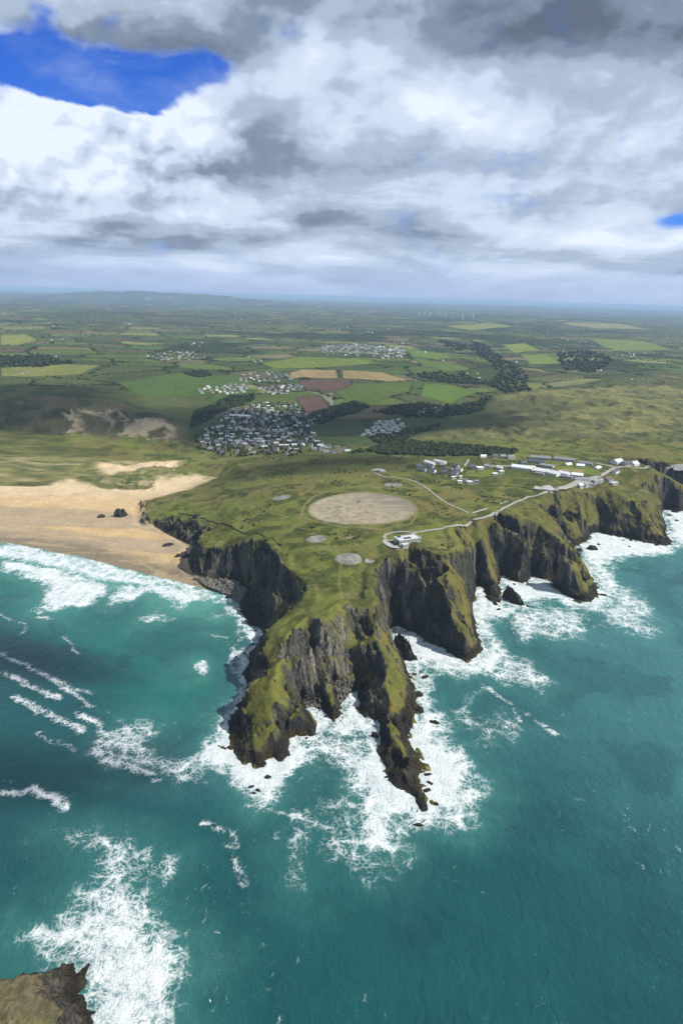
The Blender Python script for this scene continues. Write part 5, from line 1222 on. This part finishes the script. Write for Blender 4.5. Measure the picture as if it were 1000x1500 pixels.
# cabin and mast in the middle of the great circle
x0, y0, z0 = shoot(526, 737)
e = empty('radio_mast', (x0, y0, z0), 0.3); tag(e, 'thin mast with small cabin at the centre of the great gravel circle', 'mast')
bm = bmesh.new(); bm_box(bm, -1.6, 1.6, -1.2, 1.2, -1, 2.6); obj_bm('cabin', bm, M['grey_wall'], e)
bm = bmesh.new(); bm_box(bm, -1.8, 1.8, -1.4, 1.4, 2.603, 2.85); obj_bm('roof', bm, M['slate_roof'], e)
bm = bmesh.new(); bmesh.ops.create_cone(bm, cap_ends=True, segments=8, radius1=0.28, radius2=0.12, depth=13.0, matrix=Matrix.Translation((-2.4, 0, 6.5))); obj_bm('pole', bm, M['steel'], e)
for k in range(3):
    bm = bmesh.new(); bm_box(bm, -3.6 + 0.3 * k, -1.2 - 0.3 * k, -0.06, 0.06, 7 + 2.5 * k, 7.15 + 2.5 * k); obj_bm('crossbar', bm, M['steel'], e)
print('camp', time.time() - T0)

# ------------------------------------------------------------------ villages
def house_mesh(name, L_, Wd, eave, ridge, wall, roof):
    bm = bmesh.new(); l, w = L_ / 2, Wd / 2
    v = [bm.verts.new(p) for p in ((-l, -w, -3), (l, -w, -3), (l, w, -3), (-l, w, -3), (-l, -w, eave), (l, -w, eave), (l, w, eave), (-l, w, eave), (-l, 0, ridge), (l, 0, ridge))]
    for f in ((0, 1, 5, 4), (1, 2, 6, 9, 5), (2, 3, 7, 6), (3, 0, 4, 8, 7)): bm.faces.new([v[i] for i in f]).material_index = 0
    o_ = 0.4; k = (ridge - eave) / w
    q = [bm.verts.new(p) for p in ((-l - o_, -w - o_, eave - o_ * k + 0.05), (l + o_, -w - o_, eave - o_ * k + 0.05), (l + o_, 0, ridge + 0.05), (-l - o_, 0, ridge + 0.05), (l + o_, w + o_, eave - o_ * k + 0.05), (-l - o_, w + o_, eave - o_ * k + 0.05))]
    bm.faces.new((q[0], q[1], q[2], q[3])).material_index = 1; bm.faces.new((q[3], q[2], q[4], q[5])).material_index = 1
    bm_box(bm, l * 0.55, l * 0.55 + 0.8, -0.4, 0.4, ridge - 0.6, ridge + 1.1, 0)
    for s_ in (-1, 1):
        for xm in (-0.5, 0.15):
            bm_box(bm, xm * L_ * 0.8, xm * L_ * 0.8 + 1.4, s_ * w - 0.04, s_ * w + 0.04, 0.9, 2.1, 2)
    me = bpy.data.meshes.new(name); bm.normal_update(); bm.to_mesh(me); bm.free()
    for m in (wall, roof, 'glass'): me.materials.append(M[m])
    return me
HM = [house_mesh('house', 9.5, 6.4, 2.7, 4.7, 'white_wall', 'grey_roof'), house_mesh('house', 10, 6.6, 2.7, 4.6, 'white_wall', 'pale_roof'), house_mesh('house', 9.5, 6, 2.7, 4.7, 'cream_wall', 'slate_roof'),
      house_mesh('house', 7.5, 6, 3.9, 5.9, 'white_wall', 'slate_roof'), house_mesh('house', 9, 6, 2.5, 4.2, 'white_wall', 'pale_roof'), house_mesh('house', 8.5, 6, 2.6, 4.4, 'cream_wall', 'brown_roof')]
def street_points(poly, along, across, ang, z0, drop, seed):
    w = [q[:2] for q in locs(poly, z0)]; r = np.random.default_rng(seed)
    cx = np.mean([p[0] for p in w]); cy_ = np.mean([p[1] for p in w])
    R_ = max(math.hypot(p[0] - cx, p[1] - cy_) for p in w)
    u, v = np.meshgrid(np.arange(-R_, R_, along), np.arange(-R_, R_, across))
    bend = 40 * np.sin(u / 130.0 + seed)
    v = v + bend + r.uniform(-4, 4, v.shape); u = u + r.uniform(-4, 4, u.shape)
    x = cx + u * math.cos(ang) - v * math.sin(ang); y = cy_ + u * math.sin(ang) + v * math.cos(ang)
    th = ang + np.arctan(40 / 130.0 * np.cos(u / 130.0 + seed))
    m = in_poly(x, y, w) & (r.random(x.shape) > drop)
    return x[m], y[m], th[m], w
VILLAGE = [(292, 658), (288, 640), (325, 614), (345, 600), (376, 588), (430, 588), (444, 603), (470, 610), (452, 626), (470, 642), (476, 658), (430, 667), (330, 666)]
vx, vy, vth, vw = street_points(VILLAGE, 14.0, 27.0, 0.25, 25.0, 0.27, 3)
order = np.argsort(vy)[:300]
for k in order:
    kk = int(_h(np.array([k]), np.array([3]), 77)[0] * 5.999)
    o = bpy.data.objects.new('house', HM[kk]); C.objects.link(o)
    o.location = (vx[k], vy[k], float(zat(vx[k], vy[k])[0]) + 0.3)
    o.rotation_euler = (0, 0, vth[k] + (math.pi / 2 if (k * 7) % 5 == 0 else 0) + random.uniform(-0.12, 0.12))
    tag(o, ('small white house with mid-grey roof in the seaside village', 'wide white house with pale grey roof in the seaside village', 'small cream house with dark slate roof in the seaside village', 'taller narrow white house with slate roof in the seaside village', 'low white house with pale roof in the seaside village', 'small cream house with brown roof in the seaside village')[kk], 'house', 'houses of the seaside village')
e = empty('long_hall', (*loc(352, 611, 30)[:2], loc(352, 611, 30)[2] + 0.3), -0.1); tag(e, 'very long white-roofed building among the houses of the village', 'building')
gable(e, 52, 13, 4.0, 6.0, 'white_wall', 'white_roof')
print('village', len(order), len(vx), time.time() - T0)
# static caravans in the valley park
cvx, cvy, cvt, _ = street_points([(522, 640), (540, 628), (552, 610), (580, 610), (592, 622), (586, 634), (556, 638)], 15.0, 19.0, 0.1, 36.0, 0.1, 5)
cm = house_mesh('static_caravan', 10, 3.6, 2.6, 3.2, 'white_wall', 'pale_roof')
for k in range(min(len(cvx), 120)):
    o = bpy.data.objects.new('static_caravan', cm); C.objects.link(o); o.location = (cvx[k], cvy[k], float(zat(cvx[k], cvy[k])[0]) + 0.2); o.rotation_euler = (0, 0, cvt[k] + random.uniform(-0.15, 0.15))
    tag(o, 'static caravan parked in rows in the valley park right of the village', 'caravan', 'static caravans of the valley park')
# far settlements: too many and too small to count
fx = []; 
for poly, al, ac, an, z0, dr, sd_ in (([(458, 516), (475, 507), (520, 503), (590, 512), (594, 524), (550, 522), (500, 520)], 20, 34, 0.1, 84, 0.45, 11), ([(282, 576), (300, 566), (350, 562), (372, 572), (350, 578)], 17, 26, 0.3, 55, 0.25, 12), ([(375, 570), (440, 562), (444, 574), (400, 580)], 17, 26, 0.0, 55, 0.3, 13),
        ([(340, 556), (360, 545), (425, 545), (428, 558), (360, 562)], 20, 40, 0.2, 60, 0.3, 14), ([(212, 522), (250, 515), (288, 517), (292, 527), (240, 529)], 24, 46, 0.1, 70, 0.35, 15), ([(600, 606), (648, 595), (652, 600), (612, 609)], 14, 18, 0.3, 46, 0.3, 16), ([(466, 660), (480, 652), (512, 652), (514, 662), (480, 664)], 14, 20, 0.2, 40, 0.3, 17),
        ([(470, 520), (560, 521), (590, 525), (520, 526)], 26, 60, 0.1, 80, 0.6, 18), ([(900, 520), (945, 516), (940, 528)], 30, 60, 0.3, 75, 0.6, 19), ([(26, 547), (42, 546), (40, 552), (28, 552)], 18, 40, 0.2, 62, 0.4, 20)):
    x, y, th, _ = street_points(poly, al, ac, an, z0, dr, sd_); fx += list(zip(x, y, th))
r_ = np.random.default_rng(99)
for _ in range(70):
    yy = 1.0 / r_.uniform(1 / 14000, 1 / 2300); xx = r_.uniform(-0.55, 0.55) * yy
    if -900 < xx < 900 and yy < 2600: continue
    for _k in range(r_.integers(1, 4)): fx.append((xx + r_.uniform(-40, 40), yy + r_.uniform(-60, 60), r_.uniform(0, 3)))
fx = np.array(fx); zf = zat(fx[:, 0], fx[:, 1])
VV = []; FF = []; FM = []; base = 0
tmpl = []
for me in HM:
    tmpl.append((np.array([v.co[:] for v in me.vertices]), [(list(p.vertices), p.material_index) for p in me.polygons if len(p.vertices) >= 4]))
mesh_v = []; mesh_f = []; mesh_m = []
mats_far = ['white_wall', 'slate_roof', 'glass', 'grey_roof', 'cream_wall', 'pale_roof', 'brown_roof']
roofs = ['slate_roof', 'grey_roof', 'slate_roof', 'slate_roof', 'pale_roof', 'brown_roof']; walls = ['white_wall', 'white_wall', 'cream_wall', 'white_wall', 'white_wall', 'cream_wall']
for k, (x, y, th) in enumerate(fx):
    t_ = k * 5 % 6; tvv, tff = tmpl[t_]; s_ = 1.0 if y < 3500 else 1.25
    c, sn = math.cos(th), math.sin(th)
    for p in tvv: mesh_v.append((x + s_ * (p[0] * c - p[1] * sn), y + s_ * (p[0] * sn + p[1] * c), zf[k] + 0.3 + s_ * p[2]))
    for f, mi in tff:
        mesh_f.append([i + base for i in f]); mesh_m.append(mats_far.index(walls[t_] if mi == 0 else roofs[t_] if mi == 1 else 'glass'))
    base += len(tvv)
me = bpy.data.meshes.new('distant_houses'); me.from_pydata(mesh_v, [], mesh_f)
for m in mats_far: me.materials.append(M[m])
me.polygons.foreach_set('material_index', mesh_m)
o = bpy.data.objects.new('distant_houses', me); C.objects.link(o); o['kind'] = 'stuff'; tag(o, 'scattered tiny pale houses and farms of the far countryside', 'houses')
print('far houses', len(fx), time.time() - T0)

# ------------------------------------------------------------------ wind turbines
def turbine(px, py, spin, label):
    x, y, z = loc(px, py, 85); yaw = 0.25
    e = empty('wind_turbine', (x, y, z), yaw); tag(e, label, 'wind turbine', 'turbines of the far wind farm')
    bm = bmesh.new(); bmesh.ops.create_cone(bm, cap_ends=True, segments=10, radius1=2.6, radius2=1.4, depth=62, matrix=Matrix.Translation((0, 0, 31))); obj_bm('tower', bm, M['turbine_white'], e, True)
    bm = bmesh.new(); bm_box(bm, -1.6, 1.6, -4.0, 5.0, 60.5, 64.0); bmesh.ops.bevel(bm, geom=bm.edges[:], offset=0.5, segments=1); obj_bm('nacelle', bm, M['turbine_white'], e)
    bm = bmesh.new(); bmesh.ops.create_icosphere(bm, subdivisions=2, radius=1.8, matrix=Matrix.Translation((0, -4.8, 62.2))); obj_bm('hub', bm, M['turbine_white'], e, True)
    for k in range(3):
        a = spin + k * 2 * math.pi / 3; bm = bmesh.new(); vv = []
        for r, w in ((1.0, 1.2), (6.0, 2.6), (16.0, 1.8), (27.0, 0.5)):
            for s_ in (-1, 1):
                for d_ in (-0.25, 0.25): vv.append(bm.verts.new((r * math.sin(a) + s_ * w * 0.5 * math.cos(a), -5.2 + d_, 62.2 + r * math.cos(a) - s_ * w * 0.5 * math.sin(a))))
        for i in range(3):
            b_ = i * 4
            for q in ((0, 2, 6, 4), (1, 5, 7, 3), (0, 4, 5, 1), (2, 3, 7, 6)): bm.faces.new([vv[b_ + j] for j in q])
        bm.faces.new([vv[12], vv[14], vv[15], vv[13]]); obj_bm('blade', bm, M['turbine_white'], e)
for k, (px, py, lab) in enumerate(((613, 466, 'leftmost of the distant white wind turbines on the horizon'), (621, 464, 'second from left of the distant white wind turbines'), (629, 466, 'third from left of the distant white wind turbines'), (642, 465, 'fourth from left of the distant white wind turbines'), (652, 467, 'fifth from left of the distant white wind turbines'), (662, 466, 'sixth from left of the distant white wind turbines'), (677, 473, 'nearest and lowest of the distant white wind turbines'), (692, 470, 'rightmost of the distant white wind turbines'))):
    turbine(px, py, 0.4 + 0.55 * k, lab)

# ------------------------------------------------------------------ woods, hedges, scrub
WOODS = [([(536, 660), (560, 650), (610, 646), (670, 651), (725, 657), (760, 660), (740, 670), (700, 668), (640, 668), (560, 666)], 1500, 2.6, 'dark scrub thicket behind the camp'),
 ([(280, 628), (286, 604), (330, 582), (372, 578), (372, 586), (335, 600), (310, 612)], 520, 3.6, 'dark wood on the left of the seaside village'),
 ([(455, 606), (486, 596), (520, 588), (542, 596), (520, 606), (490, 612), (470, 622)], 420, 3.4, 'dark wood in the valley right of the brown field'),
 ([(545, 604), (575, 596), (615, 590), (660, 596), (690, 590), (720, 582), (700, 604), (650, 612), (600, 612)], 620, 3.6, 'dark wooded valley below the bright green field'),
 ([(690, 500), (712, 505), (742, 530), (772, 548), (775, 572), (735, 580), (715, 560), (728, 548), (700, 520)], 640, 5.0, 'long dark wood along the stream valley at right'),
 ([(812, 520), (862, 514), (902, 528), (870, 546), (826, 542)], 380, 5.0, 'dark wood among the fields at far right'),
 ([(268, 546), (300, 543), (312, 551), (285, 553)], 130, 4.0, 'small dark copse in the open fields at left'),
 ([(0, 524), (60, 522), (110, 532), (60, 538), (0, 538)], 300, 5.5, 'dark wood above the pale field at far left'),
 ([(610, 545), (680, 548), (720, 562), (660, 562), (615, 553)], 300, 4.2, 'belt of trees between the green fields'),
 ([(640, 498), (690, 505), (700, 515), (660, 512)], 160, 5.5, 'tree belt behind the far village'),
 ([(286, 640), (330, 606), (376, 590), (430, 590), (470, 610), (452, 626), (476, 655), (430, 668), (330, 668), (288, 658)], 1500, 2.1, 'garden trees and hedges between the village houses'),
 ([(500, 664), (560, 655), (540, 640), (600, 628), (650, 620), (600, 640), (580, 664)], 420, 2.4, 'scattered gorse on the slope right of the village')]
for k, (poly, n, sz, lab) in enumerate(WOODS):
    p = in_px_poly(poly, n, 50.0, 500 + k)
    if len(p): scatter('woodland', p, sz, M['leaf'] if sz > 3 else M['scrub'], 'stuff', lab, 'trees', (1.15, 1.15, 0.85), 0.35, 500 + k, 0.3)
hx = []
while sum(len(a) for a in hx) < 9000:
    y = 1.0 / r_.uniform(1 / 9000, 1 / 1900, 40000); x = r_.uniform(-0.6, 0.6, 40000) * y
    ed, _, _ = cells(x, y); m = (ed < 5.0)
    hs = soft_poly(x, y, DUNE_E, 40.0) + soft_poly(x, y, DUNE_W, 40.0); m &= hs < 0.3
    for fw in FIELD_W: m &= ~in_poly(x, y, fw)
    m &= ~in_poly(x, y, vw)
    hx.append(np.stack([x[m], y[m]], -1))
hx = np.concatenate(hx)[:9000]
hz_ = np.stack([hx[:, 0], hx[:, 1], zat(hx[:, 0], hx[:, 1])], -1)
scatter('hedgerows', hz_, r_.uniform(1.0, 2.2, len(hz_)) * (0.8 + hx[:, 1] / 7000), M['leaf'], 'stuff', 'dark hedgerows dividing the far fields', 'hedges', (1.4, 1.1, 0.8), 0.35, 601, 0.3)
# gorse and bramble clumps on the headland turf
gx_p = []
x = r_.uniform(-150, 520, 60000); y = r_.uniform(560, 1330, 60000)
m = (fbm(x / 40, y / 40, 3, 611) > 0.60) & (shore_dist(x, y) > 25) & in_poly(x, y, land_poly)
zz = zat(x, y); m &= zz > 30
x, y, zz = x[m & (y > 690)][:1100], y[m & (y > 690)][:1100], zz[m & (y > 690)][:1100]
cl_ = [shoot(530, 743.5)[:2] + (78.0,), shoot(596, 790)[:2] + (38.0,), shoot(462, 790)[:2] + (15.0,), shoot(510, 819)[:2] + (18.0,)]
ok = np.ones(len(x), bool)
for a, b, R_ in cl_: ok &= np.hypot(x - a, y - b) > R_
for pl in ([(605, 781), (650, 774), (690, 767), (735, 747), (755, 736), (790, 724), (850, 708), (900, 685)], [(686, 752), (658, 739), (625, 716), (585, 701), (546, 692)]): ok &= seg_dist(x, y, [q[:2] for q in px_line(pl)], False, 30.0) > 8.0
scatter('gorse', np.stack([x, y, zz], -1)[ok], 0.9, M['scrub'], 'stuff', 'low dark gorse and bramble clumps on the headland turf', 'gorse', (1.3, 1.3, 0.7), 0.35, 603, 0.4)
print('veg', time.time() - T0)

# ------------------------------------------------------------------ a gull over the water
def gull(px, py, z, label):
    x, y = at_z(px, py, z); e = empty('gull', (x, y, z), 0.5); tag(e, label, 'bird')
    bm = bmesh.new(); bmesh.ops.create_icosphere(bm, subdivisions=2, radius=0.1); 
    for v in bm.verts: v.co.x *= 2.6 if v.co.x > 0 else 2.9; v.co.z *= 0.9
    obj_bm('body', bm, M['bird'], e, True)
    for s_ in (-1, 1):
        bm = bmesh.new(); q = []
        for (a, b, c, d_) in ((0.05, 0.12, 0.0, 0.16), (0.35, 0.14, 0.14, 0.14), (0.72, -0.02, 0.06, 0.03)):
            q.append((bm.verts.new((b, s_ * a, c)), bm.verts.new((b - d_ * 1.4, s_ * a, c)), bm.verts.new((b - d_ * 0.5, s_ * a, c + 0.025))))
        for i in range(2):
            for j in range(3): bm.faces.new((q[i][j], q[i + 1][j], q[i + 1][(j + 1) % 3], q[i][(j + 1) % 3]))
        obj_bm('wing', bm, M['bird'], e)
gull(308, 1466, 90, 'white gull gliding low over dark water beside the islet foam')

# ------------------------------------------------------------------ clouds overhead that shade the land and sea
def mat_cloud():
    m = bpy.data.materials.new('cloud'); m.use_nodes = True; t = m.node_tree; t.nodes.clear()
    v = t.nodes.new('ShaderNodeVolumePrincipled'); v.inputs['Color'].default_value = (0.95, 0.96, 1, 1); v.inputs['Density'].default_value = 0.0075
    o_ = t.nodes.new('ShaderNodeOutputMaterial'); t.links.new(v.outputs[0], o_.inputs['Volume']); return m
M['cloud'] = mat_cloud()
CLOUD_Z = 1500.0
def cloud(px, py, z0, rx, ry, seed, rot=0.0):
    tx, ty = at_z(px, py, z0); k = (CLOUD_Z - z0) / sun_dir.z
    c_ = Vector((tx, ty, z0)) + sun_dir * k
    nu, nv = 72, 30
    th = np.linspace(0, 2 * math.pi, nu, endpoint=False)[None]; ph = np.linspace(-math.pi / 2, math.pi / 2, nv)[:, None]
    x = np.cos(ph) * np.cos(th); y = np.cos(ph) * np.sin(th); z = np.sin(ph) + 0 * th
    d = 0.72 + 0.9 * (fbm(3 + 1.5 * x + 0.9 * z, 3 + 1.5 * y - 0.7 * z, 4, seed, 0.6) - 0.5)
    Vx = x * d * rx; Vy = y * d * ry; Vz = np.where(z > 0, z * d * 190, z * d * 70)
    cr_, sr_ = math.cos(rot), math.sin(rot)
    V = np.stack([Vx * cr_ - Vy * sr_, Vx * sr_ + Vy * cr_, Vz], -1).reshape(-1, 3)
    idx = np.arange(nu * nv).reshape(nv, nu); nn = np.roll(idx, -1, 1)
    F = np.stack([idx[:-1], nn[:-1], nn[1:], idx[1:]], -1).reshape(-1, 4)
    o = mesh_np('cloud', V, F, M['cloud'], None, 'stuff'); o.location = c_
for q in ((375, 628, 25, 420, 330, 701, 0.1), (30, 600, 45, 420, 420, 703, 0.3), (70, 1140, 0, 110, 40, 705, 0.3), (500, 683, 50, 170, 90, 707, 0.2), (640, 610, 50, 420, 260, 708, 0.0), (95, 970, 0, 110, 50, 709, -0.4)):
    cloud(*q)

# ------------------------------------------------------------------ haze
zmax = float(max(ZF.max(), CAM_H)) + 12.0
hb = bmesh.new(); bm_box(hb, -92000, 92000, -4600, 91000, -6.0, zmax)
hm = bpy.data.materials.new('haze'); hm.use_nodes = True; hm.node_tree.nodes.clear()
hv = hm.node_tree.nodes.new('ShaderNodeVolumePrincipled'); hv.inputs['Color'].default_value = (0.50, 0.72, 1.0, 1); hv.inputs['Density'].default_value = 5.2e-5; hv.inputs['Anisotropy'].default_value = 0.0
ho = hm.node_tree.nodes.new('ShaderNodeOutputMaterial'); hm.node_tree.links.new(hv.outputs[0], ho.inputs['Volume'])
o = obj_bm('haze', hb, hm); o['kind'] = 'stuff'
print('done', time.time() - T0)
